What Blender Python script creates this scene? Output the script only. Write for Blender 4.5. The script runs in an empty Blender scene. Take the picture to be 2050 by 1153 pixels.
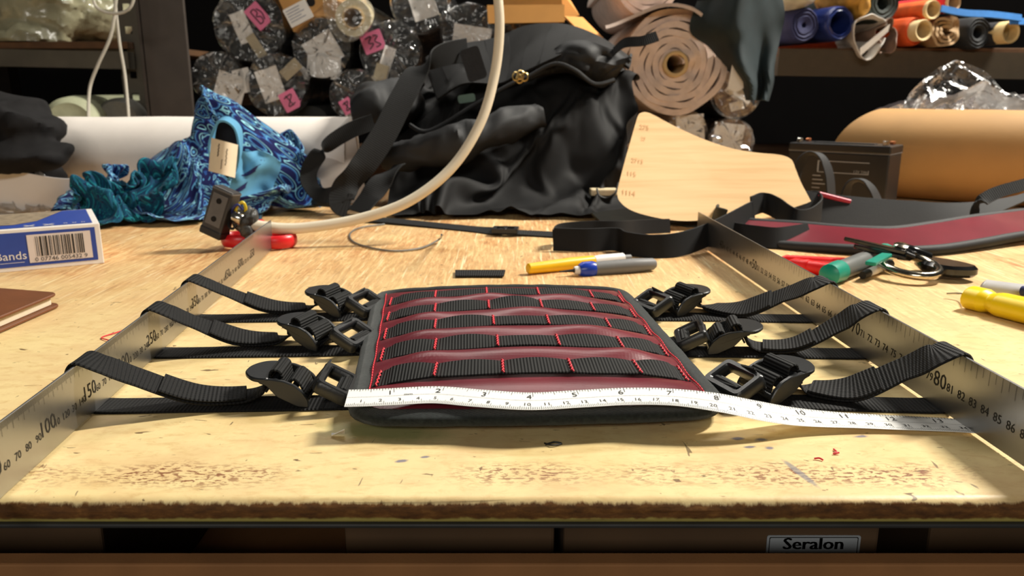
import bpy, bmesh, math, random
from math import sin, cos, pi, radians, sqrt, atan2, exp
from mathutils import Vector as V, Matrix, noise

random.seed(7)
S = bpy.context.scene
COL = S.collection

# ------------------------------------------------------------------ camera
F_PX, CAM_H, HORIZON = 1600.0, 0.174, 181.0
PITCH = math.atan((576.5 - HORIZON) / F_PX)
cd = bpy.data.cameras.new('camera')
cam = bpy.data.objects.new('camera', cd); COL.objects.link(cam)
cam.location = (0, 0, CAM_H)
cam.rotation_euler = (pi / 2 - PITCH, 0, 0)
cd.sensor_width = 36.0
cd.lens = 36.0 * F_PX / 2050.0
cd.clip_start = 0.01
cd.dof.use_dof = True
cd.dof.focus_distance = 0.47
cd.dof.aperture_fstop = 15.0
S.camera = cam

# ------------------------------------------------------------------ light
S.view_settings.view_transform = 'Standard'
S.view_settings.look = 'None'
S.view_settings.gamma = 1.0
S.view_settings.use_curve_mapping = False
S.view_settings.exposure = 0.12
w = bpy.data.worlds.new('world'); S.world = w; w.use_nodes = True
w.node_tree.nodes['Background'].inputs[0].default_value = (1.0, 0.95, 0.88, 1)
w.node_tree.nodes['Background'].inputs[1].default_value = 0.03

def area(name, loc, target, sx, sy, watts, col):
    ld = bpy.data.lights.new(name, 'AREA'); ld.shape = 'RECTANGLE'
    ld.size = sx; ld.size_y = sy; ld.energy = watts; ld.color = col
    o = bpy.data.objects.new(name, ld); COL.objects.link(o)
    o.location = loc
    d = V(target) - V(loc)
    o.rotation_euler = d.to_track_quat('-Z', 'Y').to_euler()
    return o
# ceiling tube over the back right of the bench, and the room's other tubes
area('ceiling_tube_light', (1.70, 1.45, 1.95), (0.05, 0.55, 0), 0.10, 0.60, 112, (1.0, 0.94, 0.83))
area('ceiling_tube_light', (-0.05, 2.10, 1.75), (0.0, 0.5, 0.0), 1.40, 0.20, 17, (1.0, 0.95, 0.86))
area('ceiling_tube_light', (-0.40, -2.90, 1.70), (0.0, 0.9, 0.0), 2.00, 0.50, 40, (1.0, 0.94, 0.84))

# ------------------------------------------------------------------ geometry helpers
UPV = V((0, sin(PITCH), cos(PITCH))); FWD = V((0, cos(PITCH), -sin(PITCH)))
CAMP = V((0, 0, CAM_H))
def ray(u, v):
    return V((1, 0, 0)) * ((u - 1025.0) / F_PX) + UPV * (-(v - 576.5) / F_PX) + FWD
def gr(u, v, z=0.0):            # point at height z seen at photo position u, v
    d = ray(u, v); return CAMP + d * ((z - CAM_H) / d.z)
def at(u, v, y):                # point at distance y into the room
    d = ray(u, v); return CAMP + d * (y / d.y)
def mpp(y):                     # metres per photo pixel at distance y
    return y / F_PX / cos(PITCH)

WL = {}
def wl(p): return WL.get(p.name, V((0, 0, 0))) if p else V((0, 0, 0))
def link(o, parent=None, loc=None):
    COL.objects.link(o)
    loc = V(loc) if loc is not None else V((0, 0, 0))
    if parent: o.parent = parent
    o.location = loc - wl(parent)
    WL[o.name] = loc
    return o
def tag(o, label=None, cat=None, group=None, kind=None):
    if label: o['label'] = label
    if cat: o['category'] = cat
    if group: o['group'] = group
    if kind: o['kind'] = kind
    return o
def thing(name, loc, label, cat, group=None):
    o = bpy.data.objects.new(name, None); o.empty_display_size = 0.02
    link(o, None, loc); return tag(o, label, cat, group)

def mk(name, verts, faces, mat, parent=None, smooth=True, uvs=None, mats=None, fmat=None):
    verts = [V(p) for p in verts]
    lo = [min(p[i] for p in verts) for i in range(3)]; hi = [max(p[i] for p in verts) for i in range(3)]
    c = V(((lo[0] + hi[0]) / 2, (lo[1] + hi[1]) / 2, lo[2]))
    me = bpy.data.meshes.new(name)
    me.from_pydata([p - c for p in verts], [], faces)
    if uvs:
        ul = me.uv_layers.new(name='uv')
        for l in me.loops: ul.data[l.index].uv = uvs[l.vertex_index]
    for m in (mats or [mat]): me.materials.append(m)
    if fmat:
        for p, k in zip(me.polygons, fmat): p.material_index = k
    me.polygons.foreach_set('use_smooth', [smooth] * len(me.polygons))
    me.validate(); me.update()
    if smooth: me.set_sharp_from_angle(angle=radians(42))
    o = bpy.data.objects.new(name, me)
    return link(o, parent, c)

def from_bm(name, bm, mat, parent=None, smooth=False, mats=None):
    bm.verts.ensure_lookup_table(); bm.verts.index_update()
    vs = [v.co.copy() for v in bm.verts]; fs = [[v.index for v in f.verts] for f in bm.faces]
    fm = [f.material_index for f in bm.faces] if mats else None
    sm = [f.smooth for f in bm.faces]
    bm.free()
    o = mk(name, vs, fs, mat, parent, smooth, mats=mats, fmat=fm)
    return o

class G:                         # loose geometry collector for one mesh
    def __init__(s): s.v = []; s.f = []; s.uv = []
    def add(s, vs, fs, uv=None):
        n = len(s.v); s.v += [V(p) for p in vs]; s.f += [[i + n for i in f] for f in fs]
        s.uv += uv if uv else [(0, 0)] * len(vs)
        return s
    def build(s, name, mat, parent=None, smooth=True): return mk(name, s.v, s.f, mat, parent, smooth, s.uv)

def frame(o, x, y, z):
    m = Matrix((x, y, z)).transposed().to_4x4(); m.translation = o; return m
def zrot(o, ang): return Matrix.Translation(o) @ Matrix.Rotation(ang, 4, 'Z')

def rbox(size, bev=0.001, seg=2, M=Matrix.Identity(4)):   # bevelled box, base centre at origin
    bm = bmesh.new(); bmesh.ops.create_cube(bm, size=1)
    for v in bm.verts: v.co = V((v.co.x * size[0], v.co.y * size[1], (v.co.z + .5) * size[2]))
    if bev > 0: bmesh.ops.bevel(bm, geom=bm.edges[:], offset=bev, segments=seg, affect='EDGES', profile=.5)
    bmesh.ops.transform(bm, matrix=M, verts=bm.verts)
    return bm
def bm_vf(bm):
    bm.verts.index_update()
    r = [v.co.copy() for v in bm.verts], [[v.index for v in f.verts] for f in bm.faces]
    bm.free(); return r

def cr(pts, n):                  # Catmull-Rom through points (tuples of any length)
    P = [tuple(p) for p in pts]; P = [P[0]] + P + [P[-1]]; out = []
    k = len(P) - 3
    for i in range(n + 1):
        t = i / n * k; j = min(int(t), k - 1); f = t - j
        a, b, c, d = P[j:j + 4]
        out.append(tuple(.5 * (2 * b[m] + (c[m] - a[m]) * f + (2 * a[m] - 5 * b[m] + 4 * c[m] - d[m]) * f * f
                               + (-a[m] + 3 * b[m] - 3 * c[m] + d[m]) * f ** 3) for m in range(len(b))))
    return out

class Ribbon:                    # flat strap along a smooth path; side gives its width direction
    def __init__(s, pts, sides, width, thick=.0013, n=80, raw=False):
        pts = [V(p) for p in pts]
        if not isinstance(sides, list): sides = [sides] * len(pts)
        s.P = [V(p) for p in (pts if raw else cr(pts, n))]
        s.Sd = [V(p) for p in (sides if raw else cr([V(q) for q in sides], n))]
        s.w = width; s.th = thick; s.L = [0.0]; s.T = []; s.N = []
        m = len(s.P)
        for i in range(1, m): s.L.append(s.L[-1] + (s.P[i] - s.P[i - 1]).length)
        for i in range(m):
            t = (s.P[min(i + 1, m - 1)] - s.P[max(i - 1, 0)]).normalized()
            sd = s.Sd[i] - t * s.Sd[i].dot(t); sd.normalize()
            s.Sd[i] = sd; s.T.append(t); s.N.append(t.cross(sd).normalized())
        s.len = s.L[-1]
    def pos(s, l, t, off=0.0):   # l along, t across (metres from centre), off above the face
        l = max(0.0, min(s.len, l))
        lo, hi = 0, len(s.L) - 1
        while hi - lo > 1:
            mid = (lo + hi) // 2
            if s.L[mid] <= l: lo = mid
            else: hi = mid
        f = (l - s.L[lo]) / max(1e-9, s.L[hi] - s.L[lo])
        p = s.P[lo].lerp(s.P[hi], f); sd = s.Sd[lo].lerp(s.Sd[hi], f); nn = s.N[lo].lerp(s.N[hi], f)
        return p + sd * t + nn * off
    def sub(s, l0, l1, off, n=50, width=None):
        pts = []; sds = []
        for i in range(n + 1):
            l = l0 + (l1 - l0) * i / n
            pts.append(s.pos(l, 0, off)); sds.append(s.pos(l, .01) - s.pos(l, 0))
        return Ribbon(pts, sds, width or s.w, s.th, raw=True)
    def geo(s, wf=None):
        h = s.th / 2; vs = []; uv = []; fs = []
        prof = [(-1, 0), (-.96, 1), (-.5, 1), (0, 1), (.5, 1), (.96, 1), (1, 0), (.96, -1), (.5, -1), (0, -1), (-.5, -1), (-.96, -1)]
        k = len(prof)
        for i in range(len(s.P)):
            ww = s.w / 2 * (wf(s.L[i] / s.len) if wf else 1)
            for a, b in prof:
                vs.append(s.P[i] + s.Sd[i] * (a * ww) + s.N[i] * (b * h)); uv.append((s.L[i], a * ww))
        for i in range(len(s.P) - 1):
            for j in range(k):
                a = i * k + j; b = i * k + (j + 1) % k
                fs.append([a, b, b + k, a + k])
        fs.append(list(range(k))[::-1]); e = (len(s.P) - 1) * k; fs.append([e + j for j in range(k)])
        return vs, fs, uv
    def build(s, name, mat, parent=None, wf=None):
        vs, fs, uv = s.geo(wf); return mk(name, vs, fs, mat, parent, True, uv)

def tube_geo(pts, r, n=60, k=10, raw=False, closed=False, flat=None):
    P = [V(p) for p in (pts if raw else cr(pts, n))]; m = len(P)
    rr = r if callable(r) else (lambda t: r)
    vs = []; fs = []; uv = []
    t0 = (P[1] - P[0]).normalized(); nrm = t0.orthogonal().normalized(); L = 0
    for i in range(m):
        if closed: t = (P[(i + 1) % m] - P[(i - 1) % m]).normalized()
        else: t = (P[min(i + 1, m - 1)] - P[max(i - 1, 0)]).normalized()
        nrm = (nrm - t * nrm.dot(t)).normalized(); b = t.cross(nrm)
        if i: L += (P[i] - P[i - 1]).length
        q = rr(i / max(1, m - 1))
        for j in range(k):
            a = 2 * pi * j / k
            d = nrm * cos(a) + b * sin(a)
            if flat: d = V((d.x * flat[0], d.y * flat[1], d.z * flat[2]))
            vs.append(P[i] + d * q); uv.append((L, j / k))
    for i in range(m if closed else m - 1):
        for j in range(k):
            a = i * k + j; b2 = i * k + (j + 1) % k; i2 = (i + 1) % m
            fs.append([a, b2, i2 * k + (j + 1) % k, i2 * k + j])
    if not closed:
        fs.append(list(range(k))[::-1]); fs.append([(m - 1) * k + j for j in range(k)])
    return vs, fs, uv
def tube(name, pts, r, mat, parent=None, **kw):
    vs, fs, uv = tube_geo(pts, r, **kw); return mk(name, vs, fs, mat, parent, True, uv)

def lathe_geo(prof, o, axis, k=28, ox=None, wob=None):   # prof: (dist along axis, radius)
    axis = V(axis).normalized(); x = (V(ox) if ox else axis.orthogonal()); x = (x - axis * x.dot(axis)).normalized(); y = axis.cross(x)
    vs = []; fs = []; uv = []
    for i, (d, r) in enumerate(prof):
        for j in range(k):
            a = 2 * pi * j / k; q = r * (wob(a, d) if wob else 1)
            vs.append(V(o) + axis * d + (x * cos(a) + y * sin(a)) * q); uv.append((d, j / k))
    for i in range(len(prof) - 1):
        for j in range(k):
            a = i * k + j; b = i * k + (j + 1) % k; fs.append([a, b, b + k, a + k])
    if prof[0][1] > 1e-6 and prof[0] != prof[-1]: fs.append(list(range(k))[::-1])
    if prof[-1][1] > 1e-6 and prof[0] != prof[-1]: fs.append([(len(prof) - 1) * k + j for j in range(k)])
    return vs, fs, uv
def lathe(name, prof, o, axis, mat, parent=None, **kw):
    vs, fs, uv = lathe_geo(prof, o, axis, **kw); return mk(name, vs, fs, mat, parent, True, uv)

def rpoly(pts, r, seg=5):        # round the corners of a 2-D polygon; r number or list
    out = []; n = len(pts)
    for i in range(n):
        p = V(pts[i]).to_2d(); a = V(pts[i - 1]).to_2d(); b = V(pts[(i + 1) % n]).to_2d()
        q = r[i] if isinstance(r, (list, tuple)) else r
        q = min(q, (a - p).length * .49, (b - p).length * .49)
        s = p + (a - p).normalized() * q; e = p + (b - p).normalized() * q
        if q < 1e-6: out.append(tuple(p)); continue
        for k in range(seg + 1):
            t = k / seg; out.append(tuple(s * (1 - t) ** 2 + p * (2 * t * (1 - t)) + e * t * t))
    return out
def slab_geo(poly, M, th, bev=0.0, holes=None):   # polygon in x,y of frame M, thickness along z
    n = len(poly)
    area2 = sum(poly[i][0] * poly[(i + 1) % n][1] - poly[(i + 1) % n][0] * poly[i][1] for i in range(n))
    if area2 < 0: poly = poly[::-1]
    c = (sum(p[0] for p in poly) / n, sum(p[1] for p in poly) / n)
    def ins(d):
        out = []
        for i in range(n):
            a = V(poly[i - 1]); p = V(poly[i]); b = V(poly[(i + 1) % n])
            t = (b - a).normalized(); out.append((p.x - t.y * d, p.y + t.x * d))
        return out
    lay = [(poly, -th / 2), (poly, th / 2)] if bev <= 0 else [(ins(bev), -th / 2), (poly, -th / 2 + bev), (poly, th / 2 - bev), (ins(bev), th / 2)]
    vs = []; fs = []
    for pl, z in lay: vs += [M @ V((p[0], p[1], z)) for p in pl]
    for l in range(len(lay) - 1):
        for i in range(n):
            a = l * n + i; b = l * n + (i + 1) % n; fs.append([a, b, b + n, a + n])
    fs.append(list(range(n))[::-1]); fs.append([(len(lay) - 1) * n + i for i in range(n)])
    return vs, fs
def slab(name, poly, M, th, mat, parent=None, bev=0.0, smooth=False):
    vs, fs = slab_geo(poly, M, th, bev); return mk(name, vs, fs, mat, parent, smooth)
def ringslab_geo(outer, inner, M, th):            # frame with a hole; loops of equal length
    n = len(outer); vs = []; fs = []
    for pl, z in ((outer, -th / 2), (outer, th / 2), (inner, th / 2), (inner, -th / 2)):
        vs += [M @ V((p[0], p[1], z)) for p in pl]
    for l in range(4):
        for i in range(n):
            a = l * n + i; b = l * n + (i + 1) % n; l2 = (l + 1) % 4
            fs.append([a, b, l2 * n + (i + 1) % n, l2 * n + i])
    return vs, fs
def rrect(w, h, r, seg=4): return rpoly([(-w / 2, -h / 2), (w / 2, -h / 2), (w / 2, h / 2), (-w / 2, h / 2)], r, seg)

def sheet_geo(fn, nu, nv, th=0.0):                # fn(s,t) -> point; optional thickness
    vs = [fn(i / nu, j / nv) for i in range(nu + 1) for j in range(nv + 1)]
    q = nv + 1; fs = [[i * q + j, (i + 1) * q + j, (i + 1) * q + j + 1, i * q + j + 1] for i in range(nu) for j in range(nv)]
    uv = [(i / nu, j / nv) for i in range(nu + 1) for j in range(nv + 1)]
    if th > 0:
        vs = [V(p) for p in vs]
        nr = []
        for i in range(nu + 1):
            for j in range(nv + 1):
                a = vs[min(i + 1, nu) * q + j] - vs[max(i - 1, 0) * q + j]; b = vs[i * q + min(j + 1, nv)] - vs[i * q + max(j - 1, 0)]
                c = a.cross(b); nr.append(c.normalized() if c.length > 1e-12 else V((0, 0, 1)))
        n = len(vs); vs = vs + [p - m * th for p, m in zip(vs, nr)]; uv = uv * 2
        fs = fs + [[x + n for x in f[::-1]] for f in fs]
        rim = [i * q for i in range(nu + 1)] + [nu * q + j for j in range(1, nv + 1)] + [i * q + nv for i in range(nu - 1, -1, -1)] + [j for j in range(nv - 1, 0, -1)]
        for a, b in zip(rim, rim[1:] + rim[:1]): fs.append([b, a, a + n, b + n])
    return vs, fs, uv
def sheet(name, fn, nu, nv, mat, parent=None, th=0.0):
    vs, fs, uv = sheet_geo(fn, nu, nv, th); return mk(name, vs, fs, mat, parent, True, uv)

_gl = {}
def glyph(text, size=1.0):       # flat lettering as 2-D mesh data, centred
    key = text
    if key not in _gl:
        c = bpy.data.curves.new('lettering', 'FONT'); c.body = text; c.align_x = 'CENTER'; c.align_y = 'CENTER'; c.resolution_u = 2
        o = bpy.data.objects.new('lettering', c); COL.objects.link(o)
        dg = bpy.context.evaluated_depsgraph_get(); me = bpy.data.meshes.new_from_object(o.evaluated_get(dg))
        _gl[key] = ([(v.co.x, v.co.y) for v in me.vertices], [list(p.vertices) for p in me.polygons])
        bpy.data.objects.remove(o); bpy.data.curves.remove(c); bpy.data.meshes.remove(me)
    vs, fs = _gl[key]
    return [(x * size, y * size) for x, y in vs], fs
def put_text(g, text, size, fn, sx=1.0):          # fn(x,y)->3-D
    vs, fs = glyph(text, size); g.add([fn(x * sx, y) for x, y in vs], fs)
def quad(g, fn, x0, y0, x1, y1): g.add([fn(x0, y0), fn(x1, y0), fn(x1, y1), fn(x0, y1)], [[0, 1, 2, 3]])

def blob(name, blobs, vox, mat, parent=None, fold=None, smooth_it=2, floor=None):
    """soft lump: ellipsoids melted together, then creased by fold(p, n) -> offset"""
    bm = bmesh.new()
    for b in blobs:
        c, r = V(b[0]), b[1]; rot = b[2] if len(b) > 2 else Matrix.Identity(3)
        t = bmesh.new(); bmesh.ops.create_icosphere(t, subdivisions=3, radius=1)
        vv = [c + rot @ V((v.co.x * r[0], v.co.y * r[1], v.co.z * r[2])) for v in t.verts]
        n = [bm.verts.new(p) for p in vv]; t.verts.index_update()
        for f in t.faces: bm.faces.new([n[v.index] for v in f.verts])
        t.free()
    me = bpy.data.meshes.new('lump'); bm.to_mesh(me); bm.free()
    o = bpy.data.objects.new('lump', me); COL.objects.link(o)
    md = o.modifiers.new('r', 'REMESH'); md.mode = 'VOXEL'; md.voxel_size = vox
    sm = o.modifiers.new('s', 'SMOOTH'); sm.factor = .5; sm.iterations = smooth_it * 3
    dg = bpy.context.evaluated_depsgraph_get(); m2 = bpy.data.meshes.new_from_object(o.evaluated_get(dg))
    vs = []
    for v in m2.vertices:
        p = v.co.copy(); nn = v.normal.copy()
        if fold: 
            q = fold(p, nn); p = p + (q if isinstance(q, V) else nn * q)
        if floor is not None and p.z < floor: p.z = floor
        vs.append(p)
    fs = [list(p.vertices) for p in m2.polygons]
    bpy.data.objects.remove(o); bpy.data.meshes.remove(me); bpy.data.meshes.remove(m2)
    return mk(name, vs, fs, mat, parent)
def ridge(p, sc, seed=0.0, warp=.6):   # 0..1 ridged fold value, sharp crests
    q = V((p.x * sc[0], p.y * sc[1], p.z * sc[2])) + V((seed, seed * 1.7, seed * .6))
    q = q + noise.noise_vector(q * .7) * warp
    return 1 - abs(noise.noise(q)) * 2

# ------------------------------------------------------------------ material helpers
def lin(c):
    return tuple((x / 255 / 12.92 if x / 255 <= .04045 else ((x / 255 + .055) / 1.055) ** 2.4) for x in c) + (1.0,)
class NT:
    def __init__(s, name):
        s.m = bpy.data.materials.new(name); s.m.use_nodes = True; s.t = s.m.node_tree
        s.b = s.t.nodes['Principled BSDF']; s.out = s.t.nodes['Material Output']
        s._o = None
    def n(s, typ, **kw):
        x = s.t.nodes.new(typ)
        for k, v in kw.items(): setattr(x, k, v)
        return x
    def l(s, a, b): s.t.links.new(a, b)
    def set(s, node, **kw):
        for k, v in kw.items():
            i = node.inputs[k.replace('_', ' ')]
            if isinstance(v, bpy.types.NodeSocket): s.l(v, i)
            else: i.default_value = v
        return node
    def obj(s):
        if not s._o: s._o = s.n('ShaderNodeTexCoord')
        return s._o.outputs['Object']
    def uv(s):
        s.obj(); return s._o.outputs['UV']
    def mapped(s, src, sc=(1, 1, 1), rot=(0, 0, 0), loc=(0, 0, 0)):
        mp = s.n('ShaderNodeMapping'); s.l(src, mp.inputs[0])
        mp.inputs['Scale'].default_value = sc; mp.inputs['Rotation'].default_value = rot; mp.inputs['Location'].default_value = loc
        return mp.outputs[0]
    def noise(s, vec, scale, detail=4, rough=.5, dist=0):
        x = s.n('ShaderNodeTexNoise'); s.l(vec, x.inputs['Vector'])
        s.set(x, Scale=scale, Detail=detail, Roughness=rough, Distortion=dist); return x.outputs['Fac']
    def vor(s, vec, scale, feat='F1', out='Distance', rnd=1.0):
        x = s.n('ShaderNodeTexVoronoi', feature=feat); s.l(vec, x.inputs['Vector'])
        s.set(x, Scale=scale, Randomness=rnd); return x.outputs[out]
    def wave(s, vec, scale, dist=0, axis='X', prof='SIN', dscale=1):
        x = s.n('ShaderNodeTexWave', bands_direction=axis, wave_profile=prof); s.l(vec, x.inputs['Vector'])
        s.set(x, Scale=scale, Distortion=dist); x.inputs['Detail Scale'].default_value = dscale; return x.outputs['Fac']
    def ramp(s, fac, stops, interp='LINEAR'):
        x = s.n('ShaderNodeValToRGB'); s.l(fac, x.inputs[0]); cr_ = x.color_ramp; cr_.interpolation = interp
        while len(cr_.elements) < len(stops): cr_.elements.new(.5)
        for e, (p, c) in zip(cr_.elements, stops):
            e.position = p; e.color = c if len(c) == 4 else tuple(c) + (1,)
        return x.outputs[0]
    def step(s, fac, a, b): 
        x = s.n('ShaderNodeMapRange'); s.l(fac, x.inputs[0]); x.inputs[1].default_value = a; x.inputs[2].default_value = b; return x.outputs[0]
    def math(s, op, a, b=0.0):
        x = s.n('ShaderNodeMath', operation=op)
        for i, q in enumerate((a, b)):
            if isinstance(q, bpy.types.NodeSocket): s.l(q, x.inputs[i])
            else: x.inputs[i].default_value = q
        return x.outputs[0]
    def mix(s, fac, a, b, mode='MIX'):
        x = s.n('ShaderNodeMix', data_type='RGBA', blend_type=mode)
        for i, q in ((0, fac), (6, a), (7, b)):
            if isinstance(q, bpy.types.NodeSocket): s.l(q, x.inputs[i])
            else: x.inputs[i].default_value = q
        return x.outputs[2]
    def bump(s, h, strength=.3, dist=.001, prev=None):
        x = s.n('ShaderNodeBump'); s.l(h, x.inputs['Height']); s.set(x, Strength=strength, Distance=dist)
        if prev: s.l(prev, x.inputs['Normal'])
        s.l(x.outputs[0], s.b.inputs['Normal']); return x.outputs[0]
    def sep(s, vec):
        x = s.n('ShaderNodeSeparateXYZ'); s.l(vec, x.inputs[0]); return x.outputs
    def color(s, c): 
        if isinstance(c, bpy.types.NodeSocket): s.l(c, s.b.inputs['Base Color'])
        else: s.b.inputs['Base Color'].default_value = c

def plain(name, rgb, rough=.6, metal=0.0, var=.12, vscale=60, bump=.0, bscale=400, spec=.5, coat=0, bdist=.0006):
    m = NT(name); c = lin(rgb)
    f = m.noise(m.obj(), vscale, 5)
    lo = tuple(x * (1 - var) for x in c[:3]) + (1,); hi = tuple(min(1, x * (1 + var)) for x in c[:3]) + (1,)
    m.color(m.ramp(f, [(.3, lo), (.7, hi)]))
    m.set(m.b, Roughness=rough, Metallic=metal); m.b.inputs['Specular IOR Level'].default_value = spec
    if coat: m.b.inputs['Coat Weight'].default_value = coat
    if bump: m.bump(m.noise(m.obj(), bscale, 3), bump, bdist)
    return m.m
def webbing(name, rgb, pitch=.0019, strength=.9, rough=.75, weave=True, spec=.35):   # ribbed strap cloth, uv in metres
    m = NT(name); c = lin(rgb)
    uv = m.uv()
    rib = m.wave(uv, pi / 10 / pitch, 0, 'X')
    h = rib
    if weave:
        cross = m.wave(m.mapped(uv, (1, 1, 1)), pi / 10 / (pitch * .62), 0, 'Y'); h = m.math('ADD', m.math('MULTIPLY', rib, .7), m.math('MULTIPLY', cross, .45))
    f = m.noise(m.obj(), 900, 2)
    m.color(m.ramp(f, [(.25, tuple(x * .7 for x in c[:3]) + (1,)), (.75, tuple(x * 1.35 for x in c[:3]) + (1,))]))
    m.set(m.b, Roughness=rough); m.b.inputs['Specular IOR Level'].default_value = spec
    m.bump(h, strength, .0009)
    return m.m
def clear_plastic(name, tint=(1, 1, 1), dens=.18, rough=.12, bscale=60, bstr=.8, white=.06):
    m = NT(name); t = m.t
    tr = m.n('ShaderNodeBsdfTransparent'); tr.inputs[0].default_value = tuple(tint) + (1,)
    gl = m.n('ShaderNodeBsdfGlossy'); gl.inputs['Roughness'].default_value = rough
    df = m.n('ShaderNodeBsdfTranslucent'); df.inputs[0].default_value = (.85, .85, .85, 1)
    h1 = m.noise(m.obj(), bscale, 3, .6, 1.2)
    bp = m.n('ShaderNodeBump'); m.l(h1, bp.inputs['Height']); m.set(bp, Strength=bstr, Distance=.01)
    m.l(bp.outputs[0], gl.inputs['Normal'])
    lw = m.n('ShaderNodeFresnel'); lw.inputs[0].default_value = 1.45; m.l(bp.outputs[0], lw.inputs['Normal'])
    fac = m.math('ADD', m.math('MULTIPLY', lw.outputs[0], 1.0), dens)
    a = m.n('ShaderNodeMixShader'); m.l(fac, a.inputs[0]); m.l(tr.outputs[0], a.inputs[1]); m.l(gl.outputs[0], a.inputs[2])
    b = m.n('ShaderNodeMixShader'); b.inputs[0].default_value = white; m.l(a.outputs[0], b.inputs[1]); m.l(df.outputs[0], b.inputs[2])
    m.l(b.outputs[0], m.out.inputs[0])
    return m.m

BLACKWEB = webbing('black_webbing', (15, 16, 16), pitch=.0019, strength=.6, weave=False)
BLACKSTRAP = webbing('black_strap', (15, 15, 16), pitch=.0022, strength=.8)
PLASTIC = plain('black_moulded_plastic', (30, 32, 34), .36, var=.06, bump=.12, bscale=900, spec=.5)
INK = plain('black_ink', (26, 24, 22), .6, var=.05)
REDTHREAD = plain('red_thread', (226, 52, 66), .55, var=.15, vscale=800, bump=.4, bscale=1500)
PAPER = plain('white_paper', (232, 228, 222), .7, var=.06, vscale=40)
STEEL = plain('bright_steel', (190, 188, 182), .22, 1.0, var=.1, vscale=120)
BRASS = plain('pale_brass', (205, 180, 120), .28, 1.0, var=.1)
CARD = plain('brown_cardboard', (186, 138, 78), .8, var=.1, vscale=30, bump=.15, bscale=300)
# ------------------------------------------------------------------ cloth settling: returns settled vertex positions
def settle(vs, fs, frames, shrink=-.25, colliders=(), floor=None, pressure=None, quality=5, bend=.3, tens=8, mass=.15, selfc=True, pins=None, grav=1.0, dist=.003, damp=4.0, up=10.0):
    """let a cloth mesh fall and crumple; all lengths scaled up for the solver, then back"""
    me = bpy.data.meshes.new('settle'); me.from_pydata([V(p) * up for p in vs], [], fs); me.update()
    o = bpy.data.objects.new('settle', me); COL.objects.link(o)
    cols = []
    def coll(v, f):
        m2 = bpy.data.meshes.new('collider'); m2.from_pydata([V(p) * up for p in v], [], f); m2.update()
        c = bpy.data.objects.new('collider', m2); COL.objects.link(c)
        md = c.modifiers.new('c', 'COLLISION'); c.collision.thickness_outer = dist * up; c.collision.cloth_friction = 8.0; cols.append(c)
    for v, f in colliders: coll(v, f)
    if floor is not None: coll([(-3, -1, floor), (3, -1, floor), (3, 4, floor), (-3, 4, floor)], [[0, 1, 2, 3]])
    if pins:
        g = o.vertex_groups.new(name='pin')
        for i, wt in pins.items(): g.add([i], wt, 'REPLACE')
    md = o.modifiers.new('cloth', 'CLOTH'); st = md.settings
    st.quality = quality; st.mass = mass; st.tension_stiffness = tens; st.compression_stiffness = tens; st.shear_stiffness = tens * .5; st.bending_stiffness = bend
    st.air_damping = damp; st.shrink_min = shrink; st.effector_weights.gravity = grav
    if pins: st.vertex_group_mass = 'pin'; st.pin_stiffness = 1.0
    if pressure is not None: st.use_pressure = True; st.uniform_pressure_force = pressure
    cs = md.collision_settings; cs.use_self_collision = selfc; cs.self_distance_min = dist * up; cs.distance_min = dist * up; cs.collision_quality = 3; cs.use_collision = bool(cols)
    md.point_cache.frame_start = 1; md.point_cache.frame_end = frames + 2
    for f in range(1, frames + 1): S.frame_set(f)
    dg = bpy.context.evaluated_depsgraph_get(); ev = o.evaluated_get(dg); m3 = ev.to_mesh()
    res = [v.co / up for v in m3.vertices]; ev.to_mesh_clear()
    S.frame_set(1)
    bpy.data.objects.remove(o); bpy.data.meshes.remove(me)
    for c in cols: m2 = c.data; bpy.data.objects.remove(c); bpy.data.meshes.remove(m2)
    return res if len(res) == len(vs) else vs
def blob_geo(blobs, vox, smooth_it=2, floor=None):
    o = blob('tmp', blobs, vox, None, None, None, smooth_it, floor)
    off = o.location; r = [v.co + off for v in o.data.vertices], [list(p.vertices) for p in o.data.polygons]
    me = o.data; bpy.data.objects.remove(o); bpy.data.meshes.remove(me); return r

def crumpled(name, mat, parent, nx, ny, start, colliders, frames, shrink, **kw):
    """a sheet of cloth, folded as start(s, t) gives it, let fall over the colliders; the rest pose is what we keep"""
    vs = [start(i / nx, j / ny) for i in range(nx + 1) for j in range(ny + 1)]; q = ny + 1
    fs = [[i * q + j, (i + 1) * q + j, (i + 1) * q + j + 1, i * q + j + 1] for i in range(nx) for j in range(ny)]
    uv = [(i / nx, j / ny) for i in range(nx + 1) for j in range(ny + 1)]
    try: vs = settle(vs, fs, frames, shrink, colliders, 0.0, **kw)
    except Exception as ex: print('cloth not settled:', ex)
    o = mk(name, vs, fs, mat, parent, True, uv); me = o.data
    for e in me.edges: e.use_edge_sharp = False
    md = o.modifiers.new('smooth', 'SUBSURF'); md.levels = 2; md.render_levels = 2
    return o
# ================================================================== setting: room shell, workbench, rack
BENCH_F = gr(1025, 1003, 0).y          # front edge of the bench top
WALLM = plain('dark_wall_paint', (11, 10, 10), .95, var=.1, vscale=8, spec=.03)
FLOORM = plain('dark_concrete_floor', (60, 54, 48), .85, var=.2, vscale=6)
def box_at(name, x0, x1, y0, y1, z0, z1, mat, parent=None, bev=.0):
    return from_bm(name, rbox((x1 - x0, y1 - y0, z1 - z0), bev, 2, Matrix.Translation(((x0 + x1) / 2, (y0 + y1) / 2, z0))), mat, parent)
tag(box_at('floor', -2.6, 2.6, -1.6, 2.6, -.95, -.90, FLOORM), kind='structure')
tag(box_at('wall_back', -2.6, 2.6, 2.5, 2.6, -.90, 2.3, WALLM), kind='structure')

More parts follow.
